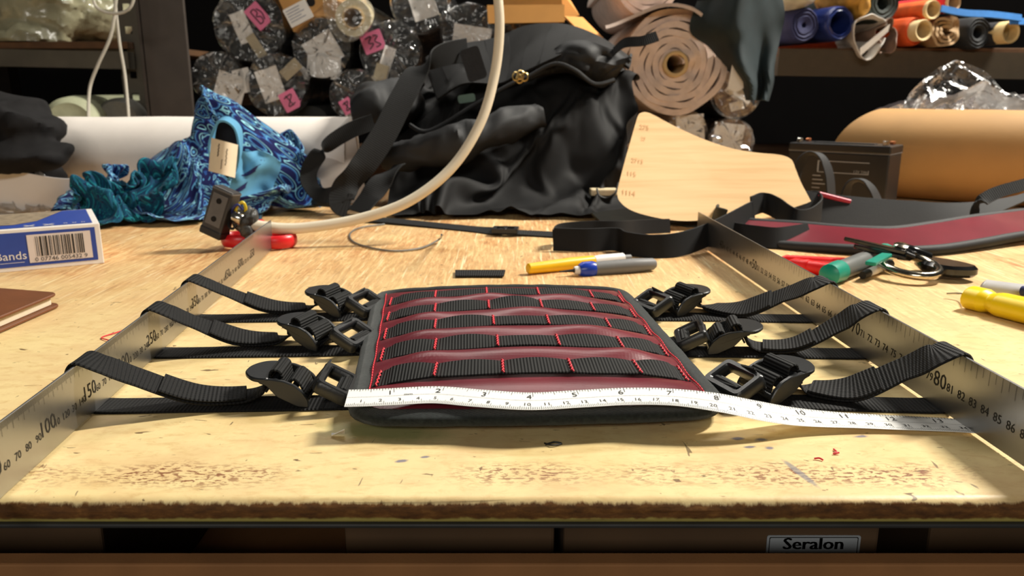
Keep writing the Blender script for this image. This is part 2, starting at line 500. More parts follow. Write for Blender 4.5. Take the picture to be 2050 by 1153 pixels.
# ---- bench top: cream laminate, scratched, worn through to brown along the front edge
def bench_mat():
    m = NT('worn_cream_bench_top'); P = m.obj(); xyz = m.sep(P); X, Y, Z = xyz[0], xyz[1], xyz[2]
    big = m.noise(P, 5, 4, .6)
    base = m.ramp(m.noise(P, 9, 5, .6, .4), [(.28, lin((220, 190, 128))), (.5, lin((236, 212, 154))), (.72, lin((222, 190, 138)))])
    # bare, rubbed wood towards the back: orange brown with pale scratches
    grain = m.noise(m.mapped(P, (260, 26, 1), (0, 0, radians(8))), 1.0, 6, .65, .8)
    bare = m.ramp(grain, [(.32, lin((152, 94, 52))), (.5, lin((202, 146, 90))), (.66, lin((236, 204, 148)))])
    wy = m.step(m.math('ADD', Y, m.math('MULTIPLY', m.math('SUBTRACT', big, .5), .55)), -.38, -.08)
    patch = m.step(m.noise(m.mapped(P, (7, 4, 1), (0, 0, .4), (3, 1, 0)), 1.6, 6, .62, .8), .38, .62)
    c = m.mix(m.math('MULTIPLY', wy, m.math('ADD', m.math('MULTIPLY', patch, .5), .5)), base, bare)
    fine = m.noise(m.mapped(P, (70, 160, 1), (0, 0, .1)), 1.0, 6, .7, .5)
    c = m.mix(m.math('MULTIPLY', m.step(fine, .50, .68), .6), c, lin((206, 170, 112)))
    mott = m.noise(m.mapped(P, (16, 24, 1), (0, 0, .3), (2, 7, 0)), 1.0, 5, .65)
    c = m.mix(m.math('MULTIPLY', m.step(mott, .48, .68), .55), c, lin((216, 178, 126)))
    # long pale scratches
    sc = m.noise(m.mapped(P, (220, 9, 1), (0, 0, radians(-22))), 1.0, 3, .5, .3)
    c = m.mix(m.math('MULTIPLY', m.step(sc, .62, .70), m.math('MULTIPLY', wy, .75)), c, lin((248, 232, 186)))
    sc2 = m.noise(m.mapped(P, (260, 12, 1), (0, 0, radians(38)), (5, 2, 0)), 1.0, 3, .5, .3)
    c = m.mix(m.math('MULTIPLY', m.step(sc2, .64, .70), m.math('MULTIPLY', wy, .6)), c, lin((250, 236, 194)))
    # dark nicks and ink flecks
    nk = m.noise(m.mapped(P, (90, 240, 1), (0, 0, .15)), 1.0, 2, .5, .8)
    c = m.mix(m.math('MULTIPLY', m.step(nk, .70, .735), .85), c, lin((96, 70, 40)))
    nk2 = m.noise(m.mapped(P, (240, 60, 1), (0, 0, .5), (9, 3, 0)), 1.0, 2, .5, .5)
    c = m.mix(m.math('MULTIPLY', m.step(nk2, .72, .75), .75), c, lin((84, 66, 48)))
    # band of brown rubbed dashes a few cm in from the edge
    dy = m.math('ABSOLUTE', m.math('SUBTRACT', Y, BAND_Y))
    band = m.step(m.math('ADD', dy, m.math('MULTIPLY', m.math('SUBTRACT', m.noise(P, 30, 2), .5), .02)), .015, .004)
    dash = m.step(m.noise(m.mapped(P, (230, 520, 1)), 1.0, 3, .6, .4), .50, .58)
    pres = m.step(m.noise(m.mapped(P, (9, 2, 1), (0, 0, 0), (4, 0, 0)), 1.0, 3, .6), .40, .56)
    c = m.mix(m.math('MULTIPLY', m.math('MULTIPLY', band, dash), m.math('MULTIPLY', pres, .95)), c, lin((132, 78, 46)))
    # green patch in front of the panel, blue pen marks at the right
    def spot(u, v, rx_, ry_, rot, soft=.3, wob=.5):
        p = gr(u, v); loc = V((p.x, p.y - (BENCH_F + BY1) / 2, 0))
        s1 = m.n('ShaderNodeVectorMath', operation='SUBTRACT'); m.l(P, s1.inputs[0]); s1.inputs[1].default_value = loc
        q_ = m.mapped(s1.outputs[0], (1, 1, 0), (0, 0, -rot)); q_ = m.mapped(q_, (1 / rx_, 1 / ry_, 0))
        ln = m.n('ShaderNodeVectorMath', operation='LENGTH'); m.l(q_, ln.inputs[0])
        return m.step(m.math('ADD', ln.outputs['Value'], m.math('MULTIPLY', m.math('SUBTRACT', m.noise(P, 120, 4, .65), .5), wob)), 1.0, 1.0 - soft)
    c = m.mix(m.math('MULTIPLY', spot(770, 862, .042, .016, -.15, .6), .75), c, lin((150, 158, 100)))
    c = m.mix(m.math('MULTIPLY', spot(1601, 946, .0022, .017, .25, .4, .8), .7), c, lin((120, 122, 132)))
    for (u_, v_, a_, b_) in ((1476, 877, .004, .0022), (1523, 879, .004, .0025), (1540, 896, .003, .0025), (1500, 894, .004, .0015), (803, 922, .004, .002), (850, 914, .003, .0015), (1722, 873, .005, .002)):
        c = m.mix(m.math('MULTIPLY', spot(u_, v_, a_, b_, .2, .5, 1.4), .8), c, lin((84, 92, 126)))
    # worn brown front edge, ragged line
    rag = m.math('ADD', m.math('MULTIPLY', m.math('SUBTRACT', m.noise(m.mapped(P, (1, .3, .3)), 220, 6, .75), .5), .006),
                 m.math('MULTIPLY', m.math('SUBTRACT', m.noise(m.mapped(P, (1, 0, 0)), 14, 2), .5), .0022))
    e = m.step(m.math('ADD', m.math('ADD', Y, m.math('MULTIPLY', Z, .35)), rag), EDGE_Y + .0060, EDGE_Y + .0046)
    brown = m.ramp(m.noise(m.mapped(P, (1, 1, 3)), 120, 6, .7), [(.3, lin((74, 46, 20))), (.55, lin((112, 72, 32))), (.75, lin((150, 104, 52)))])
    low = m.step(m.math('ADD', Z, m.math('MULTIPLY', m.math('SUBTRACT', m.noise(P, 160, 3), .5), .003)), .0028, .0016)
    brown = m.mix(low, brown, lin((186, 170, 92)))
    c = m.mix(e, c, brown)
    m.color(c)
    m.set(m.b, Roughness=m.math('ADD', m.math('MULTIPLY', e, .35), m.math('ADD', m.math('MULTIPLY', wy, .06), .46)))
    m.b.inputs['Specular IOR Level'].default_value = .4
    b1 = m.bump(m.noise(P, 140, 5, .6), .18, .0008)
    m.bump(m.noise(m.mapped(P, (300, 30, 30)), 1.0, 3), .12, .0006, b1)
    return m.m
BX0, BX1, BY1, BTH = -1.15, 1.15, 1.48, .0108
BAND_Y = (gr(1025, 948).y) - (BENCH_F + BY1) / 2
EDGE_Y = BENCH_F - (BENCH_F + BY1) / 2
BENCHM = bench_mat()
bench = thing('workbench', (0, (BENCH_F + BY1) / 2, -.90), 'long cream workbench with scratched top and worn brown front edge', 'workbench')
nx, prof = 60, [(0, -BTH)]
top = G()
ys = [(BENCH_F + .0015, -BTH), (BENCH_F, -BTH + .002), (BENCH_F, -BTH * .5)]
for k in range(7):
    a = k / 6 * pi / 2; ys.append((BENCH_F + .006 * (1 - cos(a)), -.006 + .006 * sin(a)))
ys += [(BENCH_F + (BY1 - BENCH_F) * t, 0) for t in (.03, .1, .3, .6, 1)] + [(BY1, -BTH)]
vs = [V((BX0 + (BX1 - BX0) * i / nx, y + (.0014 * noise.noise(V((i * .9, j * .6, 0))) if 1 < j < 8 else 0), z)) for i in range(nx + 1) for j, (y, z) in enumerate(ys)]
q = len(ys)
fs = [[i * q + j, (i + 1) * q + j, (i + 1) * q + j + 1, i * q + j + 1] for i in range(nx) for j in range(q - 1)]
fs += [[i * q + q - 1, (i + 1) * q + q - 1, (i + 1) * q, i * q] for i in range(nx)]
fs += [list(range(q)), [nx * q + j for j in range(q)][::-1]]
mk('worktop', vs, fs, BENCHM, bench, True)
STEELDK = plain('dark_painted_steel', (58, 58, 58), .55, .3, var=.15, vscale=30)
tag(box_at('edge_trim', BX0, BX1, BENCH_F - .0006, BENCH_F + .02, -BTH - .0022, -BTH - .0002, STEELDK, bench, .0006), 'thin grey metal strip')
box_at('apron', BX0 + .02, BX1 - .02, BENCH_F + .55, BENCH_F + .57, -.10, -BTH - .004, STEELDK, bench, .001)
for x in (BX0 + .03, BX1 - .07):
    for y in (BENCH_F + .06, BY1 - .08): box_at('leg', x, x + .04, y, y + .04, -.90, -BTH - .004, STEELDK, bench, .002)
# lower bin of the bench: a brown board front with boxes behind it
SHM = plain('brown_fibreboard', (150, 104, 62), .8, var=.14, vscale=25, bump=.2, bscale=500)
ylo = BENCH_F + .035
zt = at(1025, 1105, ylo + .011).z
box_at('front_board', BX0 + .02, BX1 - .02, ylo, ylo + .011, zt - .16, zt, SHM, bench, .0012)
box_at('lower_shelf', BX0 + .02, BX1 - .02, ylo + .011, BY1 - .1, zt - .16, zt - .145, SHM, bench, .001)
ZLOW = zt - .1445

# boxes on the lower shelf, seen in the gap
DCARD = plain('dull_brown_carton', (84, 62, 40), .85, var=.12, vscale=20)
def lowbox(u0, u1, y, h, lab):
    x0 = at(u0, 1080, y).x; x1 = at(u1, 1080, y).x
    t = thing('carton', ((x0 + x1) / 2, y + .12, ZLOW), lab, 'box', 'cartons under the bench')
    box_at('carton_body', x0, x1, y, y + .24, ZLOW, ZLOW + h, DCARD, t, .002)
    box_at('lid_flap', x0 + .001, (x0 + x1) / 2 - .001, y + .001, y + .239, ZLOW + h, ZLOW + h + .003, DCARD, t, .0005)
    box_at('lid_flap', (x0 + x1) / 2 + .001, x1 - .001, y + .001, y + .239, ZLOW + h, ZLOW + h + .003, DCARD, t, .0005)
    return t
yb = ylo + .062
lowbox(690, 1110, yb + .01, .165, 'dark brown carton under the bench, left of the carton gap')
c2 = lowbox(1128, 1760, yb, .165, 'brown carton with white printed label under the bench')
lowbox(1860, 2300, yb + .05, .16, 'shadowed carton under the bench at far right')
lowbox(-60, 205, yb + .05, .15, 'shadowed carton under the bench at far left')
lb = thing  # label on carton
p0 = at(1536, 1072, yb - .0006); p1 = at(1724, 1072, yb - .0006)
cx = (p0.x + p1.x) / 2; wdt = p1.x - p0.x; hh = wdt * .42
def lf(off): return lambda x, y: V((cx + x, yb - off, p0.z + y))
lab = slab('carton_label', rrect(wdt, hh, .0015), frame(V((cx, yb - .0004, p0.z - hh / 2)), V((1, 0, 0)), V((0, 0, 1)), V((0, -1, 0))), .0006, plain('grey_label_paper', (150, 156, 162), .7, var=.04), c2)
g = G(); o_ = rrect(wdt * .95, hh * .92, .001); i_ = rrect(wdt * .935, hh * .88, .001)
v_, f_ = ringslab_geo(o_, i_, frame(V((cx, yb - .0008, p0.z - hh / 2)), V((1, 0, 0)), V((0, 0, 1)), V((0, -1, 0))), .0002); g.add(v_, f_)
bv = glyph('Seralon', hh * .46)
for dx in (-.0004, 0, .0004): g.add([V((cx + x * 1.12 + dx, yb - .0009, p0.z - hh * .24 + y)) for x, y in bv[0]], bv[1])
g.build('label_print', INK, lab, False)

# ================================================================== storage rack behind the bench
RACKM = plain('brown_grey_rack_steel', (74, 66, 60), .55, .25, var=.12, vscale=25)
RACKD = plain('dull_rack_steel', (92, 86, 74), .6, .2, var=.15, vscale=25)
SHELFB = plain('shelf_chipboard', (96, 66, 40), .8, var=.2, vscale=40, bump=.2, bscale=300)
RY = 1.62
rack = thing('storage_rack', (0, 1.85, -.90), 'dark metal storage rack holding fabric rolls behind the bench', 'rack')
xa, xb = at(287, 120, RY).x, at(378, 120, RY).x
box_at('post_face', xa, xb, RY, RY + .008, -.90, .75, RACKM, rack, .002)
# slotted side plate of the post: two strips with bars between the slots
xs0, xs1 = at(240, 120, RY + .10).x, at(284, 120, RY + .10).x
sp = G()
zc_ = [-.90 + .0445 * i for i in range(38)]
def addbox(g, x0, x1, y0, y1, z0, z1, b=.0):
    v, f = bm_vf(rbox((x1 - x0, y1 - y0, z1 - z0), b, 1, Matrix.Translation(((x0 + x1) / 2, (y0 + y1) / 2, z0)))); g.add(v, f)
sw = (xs1 - xs0)
addbox(sp, xs0, xs0 + sw * .36, RY + .1, RY + .104, -.9, .75); addbox(sp, xs1 - sw * .3, xs1, RY + .1, RY + .104, -.9, .75)
for z in zc_: addbox(sp, xs0 + sw * .36, xs1 - sw * .3, RY + .1, RY + .104, z, z + .030)
sp.build('slotted_plate', RACKD, rack, False)
box_at('post_web', xa - .004, xa + .004, RY, RY + .104, -.90, .75, RACKM, rack)
def beam(u0, v0, u1, v1, y, h, mat, th=.03):
    a = at(u0, v0, y); b = at(u1, v1, y); d = (b - a)
    v, f = slab_geo([(0, 0), (d.length, 0), (d.length, -h), (0, -h)], frame(a, d.normalized(), V((0, 0, 1)) - d.normalized() * d.normalized().z, V((0, -1, 0))), th)
    return mk('beam', v, f, mat, rack, False)
beam(-120, 96, 262, 104, 1.70, .034, RACKD)
beam(1556, 99, 2300, 110, 1.70, .052, plain('olive_shelf_beam', (70, 60, 44), .6, .1, var=.1))
za = at(100, 96, 1.70).z; zb = at(1700, 103, 1.70).z
box_at('shelf', -1.5, xa - .06, 1.69, 2.35, za - .002, za + .012, SHELFB, rack, .001)
box_at('shelf', at(1556, 95, 1.7).x, 1.7, 1.69, 2.35, zb - .012, zb + .006, SHELFB, rack, .001)
ZS = at(600, 334, RY).z                # shelf that carries the pile of wrapped rolls
box_at('shelf', -1.5, 1.7, 1.60, 2.35, ZS - .02, ZS, SHELFB, rack, .001)
for x in (-1.45, .55, 1.62): box_at('rear_post', x, x + .05, 2.30, 2.35, -.90, .75, RACKM, rack, .002)
# ================================================================== steel rulers on edge
def ruler_mat():
    m = NT('brushed_ruler_steel'); P = m.obj()
    st = m.noise(m.mapped(P, (4, 4, 900)), 1.0, 3, .6)
    st2 = m.noise(P, 25, 4, .6)
    m.color(m.mix(st2, lin((166, 166, 166)), lin((186, 186, 186))))
    m.set(m.b, Metallic=.95, Roughness=m.math('ADD', m.math('MULTIPLY', st2, .10), .26))
    m.bump(st, .015, .0002)
    return m.m
RULM = ruler_mat()
def ruler(label, a, b, h, marks, per, flip, zb=.0016):
    a = V((a.x, a.y, 0)); b = V((b.x, b.y, 0)); d = (b - a).normalized(); L = (b - a).length
    nrm = V((-d.y, d.x, 0))                    # left-hand normal
    t = thing('steel_ruler', a.lerp(b, .5), label, 'ruler', 'steel rulers on edge')
    M = frame(V((a.x, a.y, zb)), d, V((0, 0, 1)), d.cross(V((0, 0, 1))))
    face = 1 if not flip else -1               # printed face normal: +z of M is to the right of d
    slab('blade', [(0, 0), (L, 0), (L, h), (0, h)], M, .0012, RULM, t, .0002)
    g = G()
    if not flip: fn = lambda x, y: M @ V((x, y, .00075))
    else: fn = lambda x, y: M @ V((x, y, -.00075))
    return t, fn, L, g
# left ruler: its printed face looks to the right, figures run away from the camera
la, lb_ = gr(-120, 1115), gr(546, 500)
tl, fl, LL, gl_ = ruler('steel ruler on edge under the left straps, marked in millimetres', la, lb_, .032, None, None, False)
d_l = (V((lb_.x, lb_.y, 0)) - V((la.x, la.y, 0))).normalized()
def s_on(a, d, u, v, z): 
    p = gr(u, v, z); return (V((p.x, p.y, 0)) - V((a.x, a.y, 0))).dot(d)
s100 = s_on(la, d_l, 80, 858, .014); s250 = s_on(la, d_l, 302, 681, .014)
mm = (s250 - s100) / 150.0
k0 = int((0 - s100) / mm) + 100
for k in range(k0, 560):
    s = s100 + (k - 100) * mm
    if s < .003 or s > LL - .003: continue
    hh_ = .0065 if k % 10 == 0 else (.0048 if k % 5 == 0 else .003)
    quad(gl_, fl, s - .00010, .0315 - hh_, s + .00010, .0315)
    if k % 50 == 0: put_text(gl_, str(k), .0112, lambda x, y: fl(s + x, .0135 + y))
    elif k % 10 == 0: put_text(gl_, str(k) if k < 100 else str(k)[-2:] if k % 20 else str(k), .0055, lambda x, y: fl(s + x, .0115 + y))
gl_.build('scale_print', INK, tl, False)
# right ruler: printed face looks to the left, figures run towards the camera
ra, rb = gr(2105, 978), gr(1395, 488)
tr_, fr, LR, gR = ruler('steel ruler on edge under the right straps, marked in centimetres', ra, rb, .036, None, None, True)
d_r = (V((rb.x, rb.y, 0)) - V((ra.x, ra.y, 0))).normalized()
s80 = s_on(ra, d_r, 1890, 766, .016); s70 = s_on(ra, d_r, 1737, 660, .016)
mm = (s80 - s70) / -100.0
for k in range(400, 1000):
    s = s80 + (800 - k) * mm
    if s < .003 or s > LR - .003: continue
    if k % 5 == 0:
        hh_ = .0075 if k % 10 == 0 else .005
        quad(gR, fr, s + .00010, .0355 - hh_, s - .00010, .0355)
    if k % 100 == 0: put_text(gR, str(k // 10), .0125, lambda x, y: fr(s - x, .0155 + y))
    elif k % 10 == 0: put_text(gR, str(k // 10), .0068, lambda x, y: fr(s - x, .0145 + y))
gR.build('scale_print', INK, tr_, False)

# ================================================================== the maroon webbing panel
def vinyl_mat():
    m = NT('maroon_vinyl'); P = m.obj()
    net = m.vor(m.mapped(P, (1, 1, .2)), 480, 'F1', 'Distance', .25)
    m.color(m.ramp(m.noise(P, 18, 3), [(.3, lin((96, 26, 38))), (.7, lin((116, 34, 46)))]))
    m.set(m.b, Roughness=.36); m.b.inputs['Specular IOR Level'].default_value = .4
    m.bump(net, .12, .0005)
    return m.m
VINYL = vinyl_mat()
def binding_mat():
    m = NT('charcoal_twill_binding'); uv = m.uv()
    tw = m.wave(m.mapped(uv, (1, .012, 1), (0, 0, 0)), pi / 10 / .0016, 0, 'DIAGONAL')
    m.color(m.ramp(m.noise(m.obj(), 500, 3), [(.3, lin((22, 27, 27))), (.7, lin((40, 47, 46)))]))
    m.set(m.b, Roughness=.85); m.b.inputs['Specular IOR Level'].default_value = .25
    m.b.inputs['Sheen Weight'].default_value = .15
    m.bump(tw, .5, .0006)
    return m.m
BIND = binding_mat()
FL, FR, BL, BR = gr(703, 820, .014), gr(1460, 806, .014), gr(757, 580, .012), gr(1246, 574, .012)
def pad_xy(a, b):                  # a,b in -1..1
    s, t = (a + 1) / 2, (b + 1) / 2
    p = FL * (1 - s) * (1 - t) + FR * s * (1 - t) + BL * (1 - s) * t + BR * s * t
    bow = -.0085 * (1 - a * a) * max(0, -b) ** 2
    return V((p.x, p.y + bow, 0))
def pad_ab(p):
    a = b = 0.0
    for _ in range(12):
        q = pad_xy(a, b); ex = pad_xy(a + .01, b) - q; ey = pad_xy(a, b + .01) - q
        r = V((p.x, p.y, 0)) - q; det = ex.x * ey.y - ex.y * ey.x
        a += (r.x * ey.y - r.y * ey.x) / det * .01; b += (ex.x * r.y - ex.y * r.x) / det * .01
    return a, b
ROWB = [-.635, -.325, -.005, .325, .655]
PUFF = [(-.15, .49, .0035, .2, .07), (-.62, .49, .003, .2, .07), (.42, .49, .003, .22, .07), (.45, -.17, .0035, .25, .07), (-.3, -.17, .002, .3, .07), (.1, .16, .003, .2, .07), (.0, -.48, .002, .5, .07), (-.62, .16, .003, .16, .07), (-.65, -.17, .003, .16, .07), (-.62, -.48, .003, .16, .07), (.62, -.48, .003, .16, .07)]
def pad_z(a, b):
    e = max(abs(a), abs(b)); ed = max(0, 1 - max(abs(a), abs(b)) ** 6)
    z = .0125 + .0085 * (1 - a * a) * (1 - .55 * b * b) * 1.0
    z += .0020 * cos((b - ROWB[0]) / .325 * 2 * pi + pi) * ed
    for pa, pb, h, ra_, rb_ in PUFF: z += h * exp(-((a - pa) / ra_) ** 2 - ((b - pb) / rb_) ** 2)
    z -= .002 * max(0, -b) ** 4 * (1 - a * a)
    return z - .003 * (1 - ed)
pad_c = pad_xy(0, 0)
pad = thing('strap_pad', (pad_c.x, pad_c.y, 0), 'maroon vinyl panel with black webbing rows, red stitching and buckled side straps', 'panel')
out = rpoly([(-1, -1), (1, -1), (1, 1), (-1, 1)], [.16, .2, .2, .2], 10)
# resample the outline evenly
def resample(poly, n):
    L = [0.0]
    for i in range(len(poly)): L.append(L[-1] + (V(poly[(i + 1) % len(poly)]) - V(poly[i])).length)
    r = []; j = 0
    for k in range(n):
        l = L[-1] * k / n
        while L[j + 1] < l: j += 1
        f = (l - L[j]) / max(1e-9, L[j + 1] - L[j]); r.append(tuple(V(poly[j]).lerp(V(poly[(j + 1) % len(poly)]), f)))
    return r
out = resample(out, 180); K = 46
vs = []; fs = []
for k in range(K + 1):
    f = (k / K) ** .8
    for a, b in out:
        a2, b2 = a * f, b * f; p = pad_xy(a2, b2); vs.append(V((p.x, p.y, pad_z(a2, b2))))
n = len(out)
for k in range(K):
    for i in range(n): a_ = k * n + i; b_ = k * n + (i + 1) % n; fs.append([a_, b_, b_ + n, a_ + n])
m0 = len(vs)
for a, b in out: p = pad_xy(a, b); vs.append(V((p.x, p.y, .0095)))
for i in range(n): a_ = K * n + i; b_ = K * n + (i + 1) % n; fs.append([a_, b_, m0 + (i + 1) % n, m0 + i])
fs.append([m0 + i for i in range(n)][::-1])
mk('vinyl_panel', vs, fs, VINYL, pad)
# binding tape folded round the rim
bp = []
for a, b in out:
    p = pad_xy(a * .985, b * .985); bp.append(V((p.x, p.y, pad_z(a, b) - .0012)))
vs, fs, uv = [], [], []
Lb = 0; kk = 14; cen = pad_xy(0, 0)
for i in range(n):
    t = (bp[(i + 1) % n] - bp[i - 1]).normalized(); o_ = V((t.y, -t.x, 0)).normalized()
    if i: Lb += (bp[i] - bp[i - 1]).length
    wv = 1 + .10 * noise.noise(V((i * .35, 3, 0)))
    for j in range(kk):
        an = 2 * pi * j / kk; cx_, cz_ = cos(an), sin(an)
        cx_ = math.copysign(abs(cx_) ** .75, cx_); cz_ = math.copysign(abs(cz_) ** .75, cz_)
        vs.append(bp[i] + o_ * (cx_ * .0058 * wv - .0006) + V((0, 0, cz_ * .0034 * wv + (.0008 if cx_ < 0 else 0)))); uv.append((Lb, j))
for i in range(n):
    for j in range(kk): fs.append([i * kk + j, ((i + 1) % n) * kk + j, ((i + 1) % n) * kk + (j + 1) % kk, i * kk + (j + 1) % kk])
tag(mk('edge_binding', vs, fs, BIND, pad, True, uv), 'charcoal cloth edge binding')
# webbing rows, tacked down by red bar stitches
STX = [[872, 976, 1081, 1190], [872, 983, 1092, 1200], [872, 992, 1105, 1230], [872, 1000, 1125, 1255], [872, 1010, 1150, 1290]]
STY = [590, 630, 662, 701, 746]
TILT = [[.1, 0, 0, .1, 0], [.05, .25, .45, .15, .1], [.25, .25, 0, .1, .2], [.25, .3, 0, .2, .2], [.3, .2, .2, .25, .3]]
for r in range(5):
    b = ROWB[r] if False else ROWB[4 - r]
    an = [-.905] + [pad_ab(gr(u, STY[r], .021))[0] for u in STX[r]] + [.905]
    pts = []; sds = []
    bdir = (pad_xy(0, b + .05) - pad_xy(0, b - .05)).normalized()
    nS = 14; stl = []
    for i in range(5):
        for k in range(nS + (1 if i == 4 else 0)):
            f = k / nS; a = an[i] + (an[i + 1] - an[i]) * f
            lift = sin(pi * f) ** .8 if 0 < f < 1 else 0
            p = pad_xy(a, b); t = TILT[r][i] * lift * .6
            z = pad_z(a, b) + .0009 + lift * (.0006 + .003 * t)
            z = max(z, max(pad_z(a, b + q_) for q_ in (-.07, 0, .07)) + .0007 + lift * (.0004 + .003 * t))
            if (i == 0 and k < 4) or (i == 4 and k > nS - 4): z -= .0008
            pts.append(V((p.x, p.y, z))); sds.append(bdir + V((0, 0, t)))
            if k == 0 and i > 0: stl.append(len(pts) - 1)
    rb_ = Ribbon(pts, sds, .0202, .0012, raw=True)
    row = rb_.build('webbing_row', BLACKWEB, pad)
    for kk_, i in enumerate([1] + stl + [len(pts) - 2]):
        g = G(); l = rb_.L[i]; m_ = 9
        for q_ in range(m_):
            t0 = -.0104 + .0208 * q_ / m_; t1 = t0 + .0208 / m_
            jit = .0006 * (1 if q_ % 2 else -1)
            v, f, u_ = tube_geo([rb_.pos(l - jit, t0, .0009), rb_.pos(l, (t0 + t1) / 2, .0016), rb_.pos(l + jit, t1, .0009)], .00052, n=3, k=5); g.add(v, f)
        g.build('bar_stitch', REDTHREAD, row)
# red running stitch along both side bindings
for sgn in (-1, 1):
    g = G(); N_ = 64
    for k in range(N_):
        b0 = -.86 + 1.72 * k / N_; b1 = b0 + 1.72 / N_ * .72
        a = sgn * .925
        pA, pB = pad_xy(a, b0), pad_xy(a, b1)
        v, f, u_ = tube_geo([V((pA.x, pA.y, pad_z(a, b0) + .0012)), V((pB.x, pB.y, pad_z(a, b1) + .0012))], .00045, n=2, k=5); g.add(v, f)
    tag(g.build('running_stitch', REDTHREAD, pad), kind='stuff')

# ---- side straps: three a side, over the ruler and back under the panel
def rul_top(a, d, nrm_h, s): return V((a.x, a.y, 0)) + d * s + V((0, 0, nrm_h))
STRAPS = [  # side, ring px, body px, tip px, ruler crossing px (top edge), return strap px at ruler, cut end 0..1
    (-1, (668, 768), (596, 762), (509, 748), (203, 716), (235, 812), .70),
    (-1, (703, 670), (634, 660), (568, 638), (335, 612), (345, 706), .72),
    (-1, (728, 606), (680, 600), (619, 580), (402, 556), (440, 637), .70),
    (1, (1310, 605), (1354, 598), (1416, 577), (1618, 560), (1600, 638), .72),
    (1, (1388, 671), (1440, 668), (1513, 657), (1735, 612), (1715, 708), .68),
    (1, (1474, 762), (1535, 757), (1621, 718), (1890, 698), (1860, 812), .70)]
HUMPS = [(1.5, 3), (3, 9), (6.5, 13.2), (10, 11.5), (11.6, 7.5), (13, 10), (14, 17), (17.5, 18.8), (20, 17), (20.5, 11), (23, 6)]
for side, rp, bpx, tp, cp, up, cut in STRAPS:
    R0, B0, T0 = gr(*rp, .012), gr(*bpx, .012), gr(*tp, .0185)
    ex = V((T0.x - R0.x, T0.y - R0.y, 0)).normalized(); ey = V((-ex.y, ex.x, 0)) * (1 if side > 0 else -1)
    if ey.y < 0: ey = -ey
    ez = V((0, 0, 1))
    ox = V((B0.x, B0.y, 0)) - ex * .0075
    def Lc(x, y, z): return ox + ex * (x * .001) + ey * (y * .001) + ez * (z * .001 + .0028)
    ra0, rd, rh = (la, d_l, .032) if side < 0 else (ra, d_r, .036)
    cpt = gr(cp[0], cp[1], rh + .0025)
    sC = (V((cpt.x, cpt.y, 0)) - V((ra0.x, ra0.y, 0))).dot(rd)
    outw = rd.cross(ez) * (-1 if side < 0 else 1)
    if outw.x * side < 0: outw = -outw
    C = V((ra0.x, ra0.y, 0)) + rd * sC
    upt = gr(up[0], up[1], .0008); sU = (V((upt.x, upt.y, 0)) - V((ra0.x, ra0.y, 0))).dot(rd); U = V((ra0.x, ra0.y, 0)) + rd * sU
    pe = pad_ab(gr(rp[0] - side * 40, rp[1], .012)); PE = pad_xy(side * .90, pe[1])
    rdir = rd if rd.y > 0 else -rd
    # main strap: out of the buckle, low sag, up over the ruler, down outside, under it, and back to the panel
    st = Lc(26, 0, 5); 
    mid = st.lerp(C, .42); mid.z = .0075; mid2 = st.lerp(C, .72); mid2.z = rh * .66
    pts = [Lc(23.8, 0, 11), st, st.lerp(C, .14) + V((0, 0, .0040 - st.lerp(C, .14).z)), mid, mid2, C - outw * .010 + ez * (rh - .0012), C + outw * .0005 + ez * (rh + .0026), C + outw * .0050 + ez * (rh - .004),
           C.lerp(U, .5) + outw * .0035 + ez * (rh * .5), U + outw * .0035 + ez * .0035, U - outw * .004 + ez * .0008,
           U.lerp(PE, .35) + ez * .0009, U.lerp(PE, .7) + ez * .0009, V((PE.x, PE.y, .0010)) - outw * .03]
    sd = [ey, ey, ey, ey * .8 + rdir * .2, rdir, rdir, rdir, rdir, rdir, rdir, rdir, ey * .5 + rdir * .5, ey, ey]
    rb_ = Ribbon(pts, sd, .0215, .0014, n=150)
    strap = rb_.build('side_strap', BLACKSTRAP, pad)
    # tail: loose end lying on the strap from the buckle to its cut end
    up_s = 1.0 if rb_.N[40].z > 0 else -1.0
    lA = .010; lB = rb_.len * .0 + (C - st).length * cut
    rb2 = rb_.sub(lA + .008, lB, up_s * .0020, 40); rb2.build('strap_tail', BLACKSTRAP, strap)
    # ladder-lock buckle: two curved cheeks, cross bars, a leaf-shaped tongue
    prof_ = [(-1.5, -1.5), (-1.5, 3), (1.5, 8), (6, 12), (12, 14.6), (19, 15.8), (25.5, 15.6), (25.5, 13.4), (21.5, 12), (18.5, 8.5), (15.5, 5), (11, 2.6), (5, -.6)]
    pr = rpoly(prof_, 1.2, 2)
    for sy in (-1, 1):
        Mx = frame(Lc(0, sy * 14.2, 0), ex * .001, ez * .001, ey * .001)
        slab('buckle_cheek', pr, Mx, 2.8, PLASTIC, strap, .5, True)
    for bx, bz, br in ((1.0, 3.0, 2.3), (7.0, 9.0, 2.0), (17.0, 13.2, 2.3)):
        lathe('buckle_bar', [(0, br * .001), (.0285, br * .001)], Lc(bx, -14.2, bz), ey, PLASTIC, strap, k=10)
    leaf = [(20, -15.6), (25, -15.8), (29.5, -14), (33.5, -9.5), (36, -3.5), (36, 3.5), (33.5, 9.5), (29.5, 14), (25, 15.8), (20, 15.6)]
    lx = (ex * cos(.05) + ez * sin(.05)); lz = (ez * cos(.05) - ex * sin(.05))
    Mt = frame(Lc(20, 0, 14.9), lx * .001, ey * .001, lz * .001)
    tag(slab('tongue', rpoly([(x - 20, y) for x, y in leaf], 3, 3), Mt, 2.6, PLASTIC, strap, .7, True), 'rounded buckle tongue')
    hp = [Lc(x, 0, z + .6) for x, z in HUMPS]
    Ribbon(hp, ey, .0225, .0013, n=50).build('buckle_webbing', BLACKWEB, strap)
    # square ring between buckle and panel, tipped up at its outer side
    rc = V((R0.x, R0.y, 0)) - ex * .0015 + ez * .0120
    tl_ = .50
